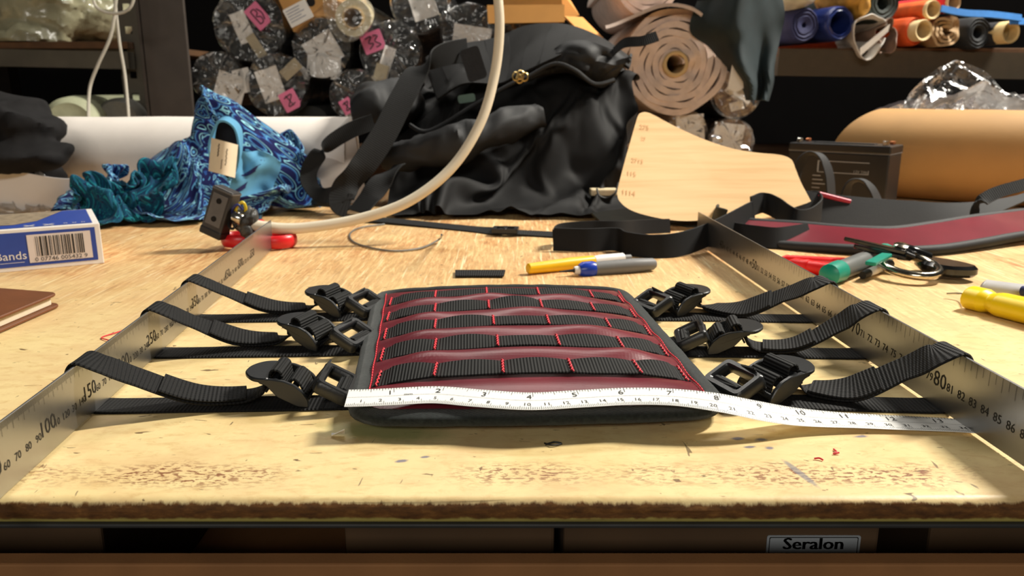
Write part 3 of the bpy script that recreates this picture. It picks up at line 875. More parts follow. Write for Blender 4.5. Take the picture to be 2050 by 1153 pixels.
    rx = (ex * cos(tl_) + ez * sin(tl_) * 1.0); rz = (ez * cos(tl_) - ex * sin(tl_))
    outer = rrect(21.5, 33, 4.2, 4); inner = rrect(12.5, 23.5, 1.8, 4)
    Mr = frame(rc, rx * .001, ey * .001, rz * .001)
    g = G(); lay = [(rrect(19.5, 31, 3.5, 4), -3.9), (outer, -2.7), (outer, 2.7), (rrect(19.5, 31, 3.5, 4), 3.9), (rrect(14.5, 25.5, 2.4, 4), 3.9), (inner, 2.7), (inner, -2.7), (rrect(14.5, 25.5, 2.4, 4), -3.9)]
    no = len(outer); vv = [Mr @ V((p[0], p[1], z)) for pl, z in lay for p in pl]
    ff = [[l * no + i, l * no + (i + 1) % no, ((l + 1) % 8) * no + (i + 1) % no, ((l + 1) % 8) * no + i] for l in range(8) for i in range(no)]
    g.add(vv, ff); g.build('square_ring', PLASTIC, strap, True)
    v, f = bm_vf(rbox((2.2, 27, 2.2), .5, 1, Mr @ Matrix.Translation((-1.8, 0, -1.1)))); mk('ring_bar', v, f, PLASTIC, strap, False)
    # short webbing loops: panel to ring, ring to buckle
    pz = pad_z(side * .96, pe[1]); PEe = pad_xy(side * .93, pe[1])
    Ribbon([V((PEe.x, PEe.y, pz - .003)), rc - rx * .012 + rz * .001, rc - rx * .0052 + rz * .0032, rc - rx * .0024 + rz * .0004, rc - rx * .0052 - rz * .0034, rc - rx * .012 - rz * .0036, V((PEe.x, PEe.y, pz - .007))], ey, .0205, .0012, n=40).build('panel_loop', BLACKWEB, strap)
    for o_z, o_r in ((5.6, .0046), (.4, -.0046)):
        Ribbon([Lc(.5, 0, o_z), Lc(.5, 0, o_z).lerp(rc + rx * .0095 + rz * o_r, .5), rc + rx * .0095 + rz * o_r], ey, .0205, .0012, n=8).build('link_webbing', BLACKWEB, strap)

# ================================================================== measuring tape over the front of the panel
TPX = [(694, 797), (735, 796), (780, 794), (872, 790), (960, 797), (1060, 803), (1160, 798), (1260, 793), (1350, 795), (1440, 806), (1520, 822), (1600, 834), (1700, 841), (1800, 846), (1890, 850), (1938, 853)]
tp_ = []
for u, v in TPX:
    z = .019
    for _ in range(4):
        p = gr(u, v, z); a, b = pad_ab(p)
        z = (max(pad_z(max(-1, min(1, a)), max(-1, min(1, b))) + .0022, .0175)) if a < .93 else z
    if u == 1440: z = .019
    if u > 1460: z = {1520: .0115, 1600: .0050, 1700: .0030, 1800: .0022, 1890: .0016, 1938: .0014}[u]
    tp_.append((u, v, z))
tz = [p[2] for p in tp_]; tz = [sum(tz[max(0, i - 1):i + 2]) / len(tz[max(0, i - 1):i + 2]) + (.0008 if i < 10 else 0) for i in range(len(tz))]
tp_ = [gr(p[0], p[1], z) for p, z in zip(tp_, tz)]
tape_m = plain('white_tape', (238, 238, 234), .45, var=.03, vscale=30)
tside = [V((-.03, 1, .12))] * 9 + [V((.03, 1, .2)), V((.05, 1, .22)), V((.03, 1, .15)), V((.0, 1, .05)), V((0, 1, .02)), V((0, 1, 0)), V((0, 1, 0))]
rt = Ribbon(tp_, tside, .0185, .0005, n=160)
if rt.N[20].z < 0: sgn_t = -1
else: sgn_t = 1
tape = rt.build('measuring_tape', tape_m)
tag(tape, 'white measuring tape laid across the front of the maroon panel', 'tape measure')
g = G(); gt = G()
off = sgn_t * .00045
tf = lambda l, t: rt.pos(l, t, off)
l8 = None
# scale the inch so that the eighth falls where the photo shows it
best = min(range(0, 1000), key=lambda k: abs((rt.pos(rt.len * k / 1000, 0) - tp_[9]).length)); inch = rt.len * best / 1000 / 7.95
nI = int(rt.len / inch) + 1
for k in range(0, nI * 16):
    l = k * inch / 16
    if l > rt.len - .0005: break
    hL = .0050 if k % 16 == 0 else .0036 if k % 8 == 0 else .0026 if k % 4 == 0 else .0018
    quad(g, tf, l - .00011, .0090 - hL, l + .00011, .0090)
    if k % 16 == 0 and k: put_text(gt, str(k // 16), .0062, lambda x, y: tf(l - .0022 + x, .0036 + y))
cm = inch / 2.54
for k in range(0, int(rt.len / cm * 10)):
    l = k * cm / 10
    hL = .0042 if k % 10 == 0 else .0032 if k % 5 == 0 else .0022
    quad(g, tf, l - .00008, -.0090, l + .00008, -.0090 + hL)
    if k % 10 == 0 and k: put_text(gt, str(k // 10), .0040, lambda x, y: tf(l - .0018 + x, -.0042 + y))
put_text(gt, 'mm', .003, lambda x, y: tf(.032 + x, .001 + y))
g2 = [tf(rt.len * k / 150, .0000) for k in range(151)]; g3 = [tf(rt.len * k / 150, .00016) for k in range(151)]
g.add(g2 + g3, [[i, i + 1, i + 152, i + 151] for i in range(150)])
g.build('tick_marks', INK, tape, False); gt.build('figures', INK, tape, False)
# ================================================================== wrapped fabric rolls on the rack
DARKCLOTH = plain('charcoal_cloth', (34, 36, 36), .85, var=.25, vscale=80, bump=.3, bscale=700)
BEIGECLOTH = plain('pinkish_beige_felt', (222, 202, 190), .9, var=.12, vscale=50, bump=.35, bscale=500)
BROWNCLOTH = plain('brown_wrapped_cloth', (120, 96, 76), .8, var=.15, vscale=60)
WRAP = clear_plastic('clear_wrap', dens=.05, rough=.16, bscale=26, bstr=.8, white=.035)
WRAP2 = clear_plastic('crumpled_clear_film', tint=(.93, .90, .88), dens=.04, rough=.30, bscale=30, bstr=.8, white=.03)
PINK = plain('pink_sticker_paper', (238, 128, 168), .7, var=.04)
TANTAPE = plain('tan_tape', (170, 156, 128), .5, var=.1)
TUBE = plain('cardboard_tube', (206, 178, 130), .8, var=.1, vscale=60)
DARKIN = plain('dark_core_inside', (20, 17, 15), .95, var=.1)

def sticker(c, ang, w, h, off, parent, y, scrawl):
    """pink paper tag on the end of a roll; c = centre, faces the bench"""
    X = V((cos(ang), 0, sin(ang))); Z = V((-sin(ang), 0, cos(ang)))
    fn = lambda x, yy, o=0: V((c.x, y, c.z)) + X * x + Z * yy + V((0, -off - o - .10 * (x * x + yy * yy) * 0, 0))
    poly = rpoly([(-w / 2, -h / 2), (w * .36, -h / 2), (w / 2, -h * .3), (w / 2, h / 2), (-w / 2, h / 2)], w * .06, 2)
    s = slab('pink_sticker', poly, frame(fn(0, 0), X, Z, X.cross(Z)), .0008, PINK, parent)
    g = G()
    for st in scrawl:
        P = [fn(x * w, yy * h, .0012) for x, yy in st]
        v, f, u = tube_geo(P, .0011, n=14, k=5); g.add(v, f)
    g.build('marker_scrawl', INK, s)
    return s
SCRAWLS = [[[(-.2, .3), (.05, .3), (.1, .1), (-.1, .02), (.12, -.1), (.05, -.3), (-.2, -.3)], [(-.2, .3), (-.2, -.3)], [(.2, .25), (.32, .0), (.2, -.28)]],
           [[(-.3, .25), (0, .28), (-.2, 0), (0, -.1), (-.25, -.3)], [(.1, .3), (.3, .2), (.1, 0), (.32, -.25), (.08, -.3)]],
           [[(-.25, .2), (.25, .25), (-.2, -.25), (.25, -.2)], [(-.1, .3), (.1, -.3)]]]
def wrapped_roll(u, v, r, y, label, cloth=DARKCLOTH, wrap=True, stk=None, card=None, tape=None, seed=0, L=.55, kf=.925):
    c = at(u, v, y); R = r * mpp(y) * kf
    t = thing('fabric_roll', (c.x, c.y + L / 2, c.z - R), label, 'fabric roll', 'wrapped fabric rolls on the rack')
    rnd = random.Random(seed)
    wob = lambda a, d: 1 + .012 * sin(3 * a + seed) + .01 * sin(7 * a + d * 20 + seed)
    pr = [(L, R * .2), (L, R * .965)] + [(d, R * .965) for d in (.4, .2, .08)] + [(.012, R * .965), (.004, R * .93), (.002, R * .7), (.004, R * .45), (.002, R * .28), (.006, R * .12), (.02, .0001)]
    lathe('rolled_cloth', pr, c, (0, 1, 0), cloth, t, k=36, wob=wob)
    if wrap:
        vs, fs, uv = lathe_geo([(L * .9, R)] + [(d, R) for d in (.35, .15, .05, .02, .004)] + [(-.008 - .004 * (1 - q), R * q) for q in (.93, .82, .7, .58, .45, .33, .22, .12, .03)], c, (0, 1, 0), k=56)
        nv = []
        for p in vs:
            q = p - c; rad = sqrt(q.x * q.x + q.z * q.z); a = atan2(q.z, q.x)
            pl = (.5 + .5 * sin(a * 9 + 3 * noise.noise(V((a, rad * 40, seed))))) * rad / R
            am = .004 + .010 * max(0, ridge(p, (40, 40, 40), seed * 3.1)) 
            if q.y < .01: p = p - V((0, am * (.4 + .6 * pl), 0))
            else:
                k = 1 + .015 * noise.noise(p * 60) - .0; p = V((c.x + q.x * k, p.y, c.z + q.z * k))
            nv.append(p)
        mk('plastic_wrap', nv, fs, WRAP, t)
    if card:
        for ci, (du, dv, cw, ch, ca) in enumerate(card):
            pc = at(u + du, v + dv, y - .004); sc = mpp(y)
            X = V((cos(ca), 0, sin(ca))); Z = V((-sin(ca), 0, cos(ca)))
            def cf(s, tt, X=X, Z=Z, pc=pc, cw=cw, ch=ch): 
                x = (s - .5) * cw * sc; z = (tt - .5) * ch * sc
                return pc + X * x + Z * z + V((0, .0035 * sin(s * 4 + ci) + .003 * noise.noise(V((s * 3, tt * 3, seed + ci))) - ci * .003, 0))
            sheet('paper_label', cf, 8, 8, PAPER, t, .0004)
    if tape:
        for du, dv, tw, th_, ta in tape:
            pc = at(u + du, v + dv, y - .016); sc = mpp(y); X = V((cos(ta), 0, sin(ta))); Z = V((-sin(ta), 0, cos(ta)))
            slab('tape_strip', rrect(tw * sc, th_ * sc, .001, 2), frame(pc, X, Z, X.cross(Z)), .0006, TANTAPE, t)
    if stk:
        du, dv, sw_, sh_, sa, k = stk
        sc = mpp(y); pc = at(u + du, v + dv, y)
        sticker(pc, sa, sw_ * sc, sh_ * sc, .021, t, y, SCRAWLS[k])
    return t
RYF = 1.66
wrapped_roll(503, 50, 75, RYF, 'largest dark roll in clear wrap, pink sticker, beside the tan carton', stk=(20, -16, 30, 44, .7, 0), card=[(-18, 4, 30, 56, .35)], tape=[(10, 42, 18, 44, .55)], seed=1)
wrapped_roll(439, 158, 55, RYF, 'dark wrapped roll at the left end, white paper over its face', card=[(20, 26, 56, 66, -.35), (48, 4, 34, 44, .2)], seed=2)
wrapped_roll(556, 171, 64, RYF - .03, 'dark wrapped roll with pink sticker at lower right, just above white foam', stk=(30, 30, 32, 36, .45, 2), card=[(-14, -2, 44, 60, .3)], tape=[(26, -32, 40, 22, .7)], seed=3)
wrapped_roll(647, 97, 62, RYF, 'dark wrapped roll under the hollow tube with two white papers', card=[(0, 4, 60, 56, .5), (2, 38, 64, 40, -.1)], seed=4)
wrapped_roll(783, 105, 63, RYF - .02, 'wrinkled plastic roll with pink sticker at its upper left', stk=(-33, -20, 40, 36, .35, 1), card=[(-12, 26, 22, 70, -.35)], tape=[(-20, 40, 24, 30, -.3)], seed=5)
wrapped_roll(842, 6, 60, RYF, 'wrapped roll with a square white label at the top of the pile', card=[(4, 0, 46, 56, .3)], seed=6)
wrapped_roll(713, 192, 54, RYF - .04, 'small wrapped roll half hidden by the black backpack', stk=(-14, 20, 22, 28, .5, 2), card=[(-8, 44, 22, 50, .1)], seed=7)
wrapped_roll(621, 253, 44, RYF, 'bare dark roll lying low behind the white foam', wrap=False, seed=8)
wrapped_roll(941, 67, 60, RYF, 'wrapped roll directly above the backpack strap, white label', card=[(4, 4, 70, 34, -.15)], seed=9)
wrapped_roll(1046, 84, 52, RYF + .01, 'wrapped roll behind the white cable under the open carton', card=[(10, -10, 50, 24, -.1)], seed=10)
# clear paper tube on top of the pile, with hollow core
c = at(708, 36, RYF - .05); sc = mpp(RYF - .05)
hr = thing('hollow_roll', (c.x, c.y + .25, c.z - 36 * sc), 'pale translucent roll with dark hollow core on top of the pile', 'roll')
HAZY = plain('hazy_cream_film', (196, 184, 150), .35, var=.1, vscale=40, coat=.3)
lathe('film_roll', [(.5, 34 * sc), (.0, 34 * sc), (-.004, 33 * sc), (-.004, 21 * sc), (.5, 21 * sc), (.5, 34 * sc)], c, (0, 1, 0), HAZY, hr, k=40)
lathe('core_tube', [(.5, 21 * sc), (-.008, 20.5 * sc), (-.009, 17 * sc), (.5, 17 * sc), (.5, 21 * sc)], c, (0, 1, 0), TUBE, hr, k=36)
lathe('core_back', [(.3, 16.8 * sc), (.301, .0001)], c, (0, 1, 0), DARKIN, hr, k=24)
vs, fs, uv = lathe_geo([(.3, 36 * sc), (.0, 36.5 * sc), (-.02, 40 * sc), (-.045, 43 * sc)], c, (0, 1, 0), k=48, wob=lambda a, d: 1 + (.20 if d < .02 else .03) * (max(0, cos(a + pi / 2 - .1)) ** 3 * .9 + .35 * sin(3 * a)))
mk('film_skirt', vs, fs, WRAP, hr)
# tan carton between the rolls, tipped on its corner
def carton(name, corners, y0, y1, label, mat=CARD):
    """box whose front face has these four photo corners (cw from top left)"""
    f = [at(u, v, y0) for u, v in corners]; b = [p + V((0, y1 - y0, 0)) for p in f]
    cc = sum(f, V((0, 0, 0))) / 4
    t = thing(name, (cc.x, (y0 + y1) / 2, min(p.z for p in f)), label, 'box')
    th = .003
    mk('carton_shell', f + b, [[3, 2, 1, 0], [4, 5, 6, 7], [0, 1, 5, 4], [1, 2, 6, 5], [2, 3, 7, 6], [3, 0, 4, 7]], mat, t, False)
    return t, f
t, f = carton('carton', [(530, -60), (648, -78), (662, -6), (588, 64)], RYF - .03, RYF + .4, 'tan carton with white address label wedged among the rolls')
cpt = at(597, 27, RYF - .0315); X = V((cos(.45), 0, sin(.45))); Z = V((-sin(.45), 0, cos(.45))); sc = mpp(RYF)
lb2 = slab('paper_label', rrect(46 * sc, 34 * sc, .002, 2), frame(cpt, X, Z, V((0, -1, 0))), .0008, PAPER, t)
g = G()
for k in range(5): quad(g, lambda x, y: cpt + X * x + Z * y + V((0, -.0008, 0)), -19 * sc, (11 - k * 5) * sc, (random.uniform(4, 18)) * sc, (12.2 - k * 5) * sc)
g.build('label_print', plain('grey_blue_ink', (120, 126, 150), .7), lb2, False)
hc = at(622, 4, RYF - .031); lathe('hand_hole', [(0, 8 * sc), (-.0006, 8 * sc), (-.0007, .0001)], hc, (0, 1, 0), DARKIN, t, k=20)
# open carton above the backpack
OR = plain('orange_cardboard', (206, 146, 74), .8, var=.08, vscale=20, bump=.1)
t, f = carton('carton', [(992, -60), (1118, -70), (1128, 34), (992, 40)], 1.56, 1.75, 'open orange-brown carton above the backpack', OR)
def flap(p, th=.003, name='flap'):
    n_ = (p[1] - p[0]).cross(p[3] - p[0]).normalized() * th
    q = [x + n_ for x in p]; mk(name, p + q, [[3, 2, 1, 0], [4, 5, 6, 7], [0, 1, 5, 4], [1, 2, 6, 5], [2, 3, 7, 6], [3, 0, 4, 7]], OR, t, False)
flap([at(975, 10, 1.50), at(1130, 9, 1.50), at(1130, 44, 1.49), at(977, 47, 1.49)])
flap([at(1130, 32, 1.56), at(1166, 34, 1.62), at(1208, 76, 1.62), at(1160, 62, 1.50)])
flap([at(1118, -40, 1.62), at(1160, 30, 1.62), at(1130, 40, 1.60), at(1112, -30, 1.58)])

# ---- spiral-wound felt roll: its layers are real, one continuous band
def spiral_roll(u, v, r, y, label, mat, turns, r0, L=.5, core=True, wobble=.05, name='felt_roll', cat='fabric roll', coremat=TUBE, gap=.55, sq=1.0):
    c = at(u, v, y); sc = mpp(y); R = r * sc; Ri = r0 * sc
    t = thing(name, (c.x, c.y + L / 2, c.z - R), label, cat)
    n_ = int(turns * 40); P = []
    rnd = random.Random(int(u))
    ph = rnd.random() * 6
    pitch = (R - Ri) / turns; th = pitch * gap
    vs = []; fs = []
    for i in range(n_ + 1):
        a = 2 * pi * i / 40; rad = Ri + (R - Ri) * i / n_
        wv = 1 + wobble * (noise.noise(V((cos(a) * 1.3 + ph, sin(a) * 1.3, rad * 25))) + .5 * sin(5 * a + rad * 160)) * min(1, i / 40)
        q = rad * wv
        fy = c.y + .018 * noise.noise(V((cos(a) * 1.2, sin(a) * 1.2 + ph, rad * 22))) + .012 * (rad - Ri) / R
        for rr_, yy in ((q, fy), (q - th, fy), (q - th, c.y + L), (q, c.y + L)):
            vs.append(V((c.x + rr_ * cos(a), yy, c.z + rr_ * sin(a) * sq)))
    for i in range(n_):
        for j in range(4): fs.append([i * 4 + j, i * 4 + (j + 1) % 4, i * 4 + 4 + (j + 1) % 4, i * 4 + 4 + j])
    fs += [[0, 1, 2, 3], [n_ * 4 + j for j in (3, 2, 1, 0)]]
    mk('wound_cloth', vs, fs, mat, t)
    if core:
        lathe('core_tube', [(L, Ri), (-.004, Ri), (-.006, Ri * .9), (-.005, Ri * .72), (L, Ri * .72), (L, Ri)], c, (0, 1, 0), coremat, t, k=28)
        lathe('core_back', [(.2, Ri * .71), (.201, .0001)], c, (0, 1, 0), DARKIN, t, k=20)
    return t
spiral_roll(1352, 128, 103, 1.58, 'big pinkish beige felt roll with wound layers and dark core', BEIGECLOTH, 6.5, 24, wobble=.05, gap=.95)
spiral_roll(1296, -36, 66, 1.66, 'second beige felt roll lying above the big beige roll', BEIGECLOTH, 4.5, 22, wobble=.04, gap=.95)
# loose outer ply of felt draped over the big roll
def ply(s, tt):
    P_ = [(1212, 58), (1262, 36), (1330, 18), (1392, 22), (1425, 48)]
    q = cr([(a, b) for a, b in P_], 20)[int(s * 20)]
    return at(q[0], q[1] - 7 + 4 * sin(s * 9), 1.555 + tt * .3 + .01 * sin(s * 7))
tag(sheet('felt_sheet', ply, 20, 6, plain('pale_felt', (206, 190, 182), .9, var=.1, bump=.3), None, .006), 'loose pale felt layer lying over the big beige roll', 'felt')
wrapped_roll(1474, 186, 52, 1.60, 'brown wrapped roll below the teal cloth with a white paper', BROWNCLOTH, card=[(8, -2, 52, 30, -.6), (0, 26, 24, 16, .3)], seed=21)
wrapped_roll(1372, 262, 44, 1.60, 'brown wrapped roll peeking over the beige template', BROWNCLOTH, card=[(10, -2, 52, 56, .1)], seed=22)
wrapped_roll(1462, 282, 48, 1.60, 'brown wrapped roll with large white label beside the battery', BROWNCLOTH, card=[(-6, 0, 56, 66, -.1)], seed=23)
# dark teal cloth hanging over the rolls
TEALM = plain('dark_teal_cloth', (27, 41, 45), .8, var=.2, vscale=30, bump=.3, bscale=500)
def teal(s, tt):
    left = cr([(1398, 2), (1382, 60), (1420, 92), (1452, 130), (1486, 172), (1496, 200)], 40)[min(40, int(tt * 40))]
    right = cr([(1560, -20), (1570, 30), (1560, 80), (1548, 130), (1546, 165), (1536, 202)], 40)[min(40, int(tt * 40))]
    u = left[0] + (right[0] - left[0]) * s; v = left[1] + (right[1] - left[1]) * s
    y = 1.545 + .03 * sin(s * 9 + tt * 3) * (.3 + tt) - .03 * sin(pi * s) + .08 * abs(s - .5) ** 2 + .01 * noise.noise(V((s * 5, tt * 4, 1)))
    return at(u, v, y)
tag(sheet('draped_cloth', teal, 40, 40, TEALM, None, .003), 'dark teal cloth draped down beside the big beige roll', 'cloth')
pc = thing('paper_slip', at(1488, 150, 1.535), 'folded white paper slip under the teal cloth edge', 'paper')
slab('slip', [(-.006, -.03), (.012, -.03), (.022, -.02), (-.004, .035), (-.016, .03)], frame(at(1474, 148, 1.525), V((cos(.3), 0, -sin(.3))), V((sin(.3), 0, cos(.3))), V((0, -1, 0))), .0008, PAPER, pc)

# ================================================================== rolls on the right-hand shelf
def simple_roll(u, v, r, y, label, col, ri, L=.45, tilt=(0, 0), tubecol=None, rough=.75, group='coloured rolls on the right shelf', bump=.25, jut=.0, name='cloth_roll', k=.91):
    c = at(u, v, y); sc = mpp(y); R = r * sc * k; Ri = ri * sc
    t = thing(name, (c.x, c.y + L / 2, c.z - R), label, 'fabric roll', group)
    ax = V((tilt[0], 1, tilt[1])).normalized(); m_ = plain(name + '_cloth', col, rough, var=.2, vscale=40, bump=bump, bscale=400)
    wob = lambda a, d: 1 + .02 * sin(4 * a + u) + .015 * sin(9 * a + d * 30)
    lathe('rolled_cloth', [(L, Ri), (L, R), (L * .5, R), (.02, R), (.004, R * .97), (.0, R * .88), (.003, R * .8), (.0, R * .7), (.003, max(Ri, R * .6)), (.001, max(Ri * 1.02, R * .5)), (.004, Ri), (L, Ri)], c, ax, m_, t, k=40, wob=wob)
    if tubecol:
        lathe('core_tube', [(L, Ri), (-jut, Ri), (-jut - .002, Ri * .95), (-jut, Ri * .78), (L, Ri * .78), (L, Ri)], c, ax, plain('roll_core', tubecol, .7, var=.1), t, k=30)
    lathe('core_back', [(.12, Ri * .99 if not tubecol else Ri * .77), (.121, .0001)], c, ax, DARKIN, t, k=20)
    return t
SY = 1.66
def on_shelf(v): return v
simple_roll(1612, 50, 34, SY, 'navy blue cloth roll at the left end of the right shelf', (38, 42, 84), 5, tilt=(-.25, 0))
simple_roll(1683, 46, 34, SY, 'bright blue plastic-wrapped roll next to the navy roll', (34, 50, 112), 20, rough=.3, tilt=(-.25, 0), bump=.6)
simple_roll(1770, 6, 38, SY + .02, 'dark green roll resting on top of the white crumpled cone', (34, 44, 40), 12, tilt=(-.25, 0))
simple_roll(1863, 20, 21, SY, 'upper orange tube roll with cream core', (222, 96, 34), 17, tubecol=(216, 190, 140), tilt=(-.25, 0), jut=.006)
simple_roll(1834, 62, 28, SY, 'lower orange tube roll with cream core', (214, 84, 30), 19, tubecol=(214, 190, 142), tilt=(-.25, 0), jut=.02)
simple_roll(1906, 6, 19, SY, 'red tube roll behind the blue strip', (196, 30, 44), 15, tubecol=(200, 168, 130), tilt=(-.25, 0), jut=.004)
spiral_roll(1895, 62, 31, SY - .01, 'beige rolled cloth between the orange tubes and black roll', plain('tan_rolled_cloth', (176, 148, 112), .85, var=.15, bump=.3), 3.2, 9, core=False, wobble=.06, name='cloth_roll', gap=.7)
simple_roll(1960, 66, 32, SY, 'black cloth roll right of the beige roll', (30, 34, 38), 10, tilt=(-.25, 0))
simple_roll(2006, 66, 23, SY, 'narrow cream cardboard tube at the right end of the shelf', (40, 40, 44), 20, tubecol=(222, 196, 140), tilt=(-.25, 0), jut=.02)
# gold and white bundles at the top edge
def lump(name, items, label, cat, mat, vox=.006, amp=.006, sc=(30, 30, 30), seed=1, floor=None):
    o = blob(name, items, vox, mat, None, lambda p, n: amp * ridge(p, sc, seed) - amp * .5, 1, floor)
    return tag(o, label, cat)
sc = mpp(SY)
lump('gold_cloth', [(at(1690, -4, SY + .08), (48 * sc, .09, 30 * sc)), (at(1716, 14, SY + .04), (14 * sc, .05, 26 * sc))], 'crumpled gold cloth above the bright blue roll', 'cloth', plain('gold_cloth', (186, 138, 56), .6, var=.25, bump=.4))
lump('white_bundle', [(at(1580, -14, SY + .02), (52 * sc, .06, 30 * sc))], 'pale plastic-wrapped bundle above the navy roll', 'bundle', plain('pale_bundle_film', (206, 200, 176), .35, var=.15, vscale=30, coat=.4), seed=4)
# white crumpled paper cone with brown inside
wc = thing('paper_cone', at(1755, 108, SY), 'crumpled white paper rolled into a cone on the shelf edge', 'paper')
def cone(s, tt):
    a = s * 2 * pi * .93 + .3; r_ = (.040 + .006 * sin(a * 3)) * (1 - .55 * tt)
    p = at(1742, 68, SY - .01); return p + V((r_ * .78 * cos(a) + .010 * tt, tt * .16 + .008 * sin(a * 2), r_ * sin(a) + .003 * sin(a * 5)))
sheet('white_wrap', cone, 44, 10, PAPER, wc, .0015)
def cone2(s, tt):
    a = s * 2 * pi * .9 - 1.2; r_ = (.030 + .005 * sin(a * 5)) * (1 - .3 * tt)
    p = at(1776, 74, SY + .0); return p + V((r_ * .62 * cos(a), tt * .15 + .01 * sin(a * 3), r_ * sin(a)))
tag(sheet('brown_wrap', cone2, 40, 8, plain('grey_brown_wrap', (150, 126, 112), .7, var=.2), wc, .0015), 'brown crumpled inner wrap')
slab('paper_tail', [(0, 0), (.05, .046), (.052, .060), (-.002, .014)], frame(at(1722, 112, SY - .02), V((1, 0, 0)), V((0, 0, 1)), V((0, -1, 0))), .001, PAPER, wc)
# blue strips on top
BLUEP = plain('sky_blue_plastic', (70, 132, 206), .4, var=.1)
bs = Ribbon([at(1884, 17, SY - .06), at(1930, 26, SY - .06), at(1985, 29, SY - .05), at(2044, 36, SY - .03)], V((0, .25, 1)), .013, .004, n=30).build('blue_strip', BLUEP); tag(bs, 'sky blue plastic strip lying over the shelf rolls', 'strip')
bs = Ribbon([at(2022, 42, SY - .03), at(2060, 44, SY - .02), at(2120, 50, SY)], V((0, .25, 1)), .013, .004, n=16).build('blue_strip', BLUEP); tag(bs, 'short blue strip at the right picture edge', 'strip')

# clear film heap behind the kraft roll
def film(s, tt):
    u = 1730 + s * 420; prof_ = [(0, 236), (.15, 205), (.3, 150), (.42, 128), (.52, 150), (.6, 190), (.72, 200), (.85, 180), (1, 175)]
    for (a, va), (b, vb) in zip(prof_, prof_[1:]):
        if a <= s <= b: tv = va + (vb - va) * (s - a) / (b - a)
    v = tv + (300 - tv) * tt
    p = at(u, v, 1.50 - .10 * tt + .06 * sin(pi * tt))
    k = ridge(V((s * 4, tt * 2.2, 0)), (1, 1, 1), 5); k2 = ridge(V((s * 9, tt * 5, 2)), (1, 1, 1), 9)
    return p + V((0, -.04 * k - .02 * k2, .010 * k2))
tag(sheet('plastic_film', film, 90, 40, WRAP2), 'heap of crumpled clear plastic film behind the kraft paper roll', 'plastic')
# mass under the film
tag(blob('dark_bundle', [(at(1900, 300, 1.62), (.22, .09, .10)), (at(2080, 290, 1.62), (.16, .09, .10))], .012, plain('dark_violet_bundle', (52, 44, 46), .7, var=.2), None, lambda p, n: .01 * ridge(p, (16, 16, 16), 2), 1, ZS + .001), 'dark cloth bundle under the clear film', 'bundle')

# ================================================================== left shelf: wrapped bundle, cord, pale rolls
BAGM = plain('yellow_green_film', (156, 152, 124), .3, var=.22, vscale=14, coat=.5, bump=.35, bscale=60, bdist=.004)
sc = mpp(1.72)
o = blob('wrapped_bundle', [(at(60, 20, 1.80), (115 * sc, .10, 84 * sc)), (at(-30, -10, 1.78), (90 * sc, .10, 90 * sc)), (at(160, 10, 1.84), (70 * sc, .09, 72 * sc)), (at(60, 80, 1.74), (60 * sc, .06, 30 * sc)), (at(215, 30, 1.85), (40 * sc, .08, 50 * sc))], .008, BAGM, None,
         lambda p, n: .010 * ridge(p, (14, 14, 26), 1.3) + .005 * ridge(p, (45, 45, 60), 4.4) - .006, 1, za + .013)
tag(o, 'olive plastic-wrapped bundle on the upper left shelf', 'bundle')
CORDW = plain('grey_white_cord', (196, 190, 176), .5, var=.06)
cordp = [at(232, -60, 1.50), at(232, 0, 1.50), at(222, 70, 1.50), at(196, 130, 1.50), at(180, 175, 1.50), at(177, 228, 1.48), at(178, 262, 1.46)]
hc_ = thing('hanging_cord', at(220, 225, 1.5), 'thin grey white cord looped and hanging in front of the left shelf', 'cord')
tube('cord', cordp, .0031, CORDW, hc_, n=60, k=8)
tube('cord_return', [at(226, -60, 1.52), at(232, 20, 1.52), at(240, 90, 1.52), at(250, 150, 1.52), at(257, 226, 1.50), at(258, 262, 1.48)], .0028, CORDW, hc_, n=50, k=8)
tube('cord_loop', [at(188, -40, 1.49), at(188, 4, 1.49), at(205, 22, 1.49), at(235, 27, 1.49), at(258, 18, 1.49), at(268, -4, 1.49), at(270, -40, 1.49)], .0027, CORDW, hc_, n=50, k=8)
sc = mpp(1.5)
lathe('pale_roll', [(.5, 58 * sc), (.05, 58 * sc), (.01, 55 * sc), (.0, 44 * sc), (.004, 20 * sc), (.0, .0001)], at(140, 250, 1.60), (-.15, 1, 0), plain('pale_green_sheet', (188, 192, 160), .6, var=.12, bump=.2), None, k=36)
tag(bpy.data.objects['pale_roll'], 'pale green sheet roll behind the left of the white foam roll', 'roll')
lathe('grey_roll', [(.05, 46 * sc), (.045, 48 * sc), (.01, 47 * sc), (.0, 40 * sc), (.003, 20 * sc), (.0, .0001)], at(236, 242, 1.66), (-.1, 1, 0), plain('grey_sheet', (120, 118, 110), .6, var=.15, bump=.2), None, k=36)
tag(bpy.data.objects['grey_roll'], 'grey sheet roll beside the pale green roll', 'roll')
# ================================================================== white foam roll and things at the back left of the bench
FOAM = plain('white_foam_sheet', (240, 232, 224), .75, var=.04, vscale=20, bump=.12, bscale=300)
fy, fr_ = 1.33, .068
x0, x1 = at(70, 300, fy).x, at(705, 300, fy).x
ft = thing('foam_roll', ((x0 + x1) / 2, fy, 0), 'long white foam sheet roll lying at the back of the bench', 'foam roll')
vs = []; fs = []; nS, nL = 90, 12
for i in range(nS + 1):
    a = -pi / 2 + 2 * pi * 2.2 * i / nS; r_ = fr_ * (.80 + .20 * i / nS)
    for j in range(nL + 1):
        t_ = j / nL; w_ = 1 + .012 * noise.noise(V((t_ * 6, a * .8, 2)))
        vs.append(V((x0 + (x1 - x0) * t_, fy + r_ * w_ * cos(a), fr_ + r_ * w_ * sin(a) + .0008)))
q = nL + 1
fs = [[i * q + j, i * q + j + 1, (i + 1) * q + j + 1, (i + 1) * q + j] for i in range(nS) for j in range(nL)]
mk('foam_layers', vs, fs, FOAM, ft)
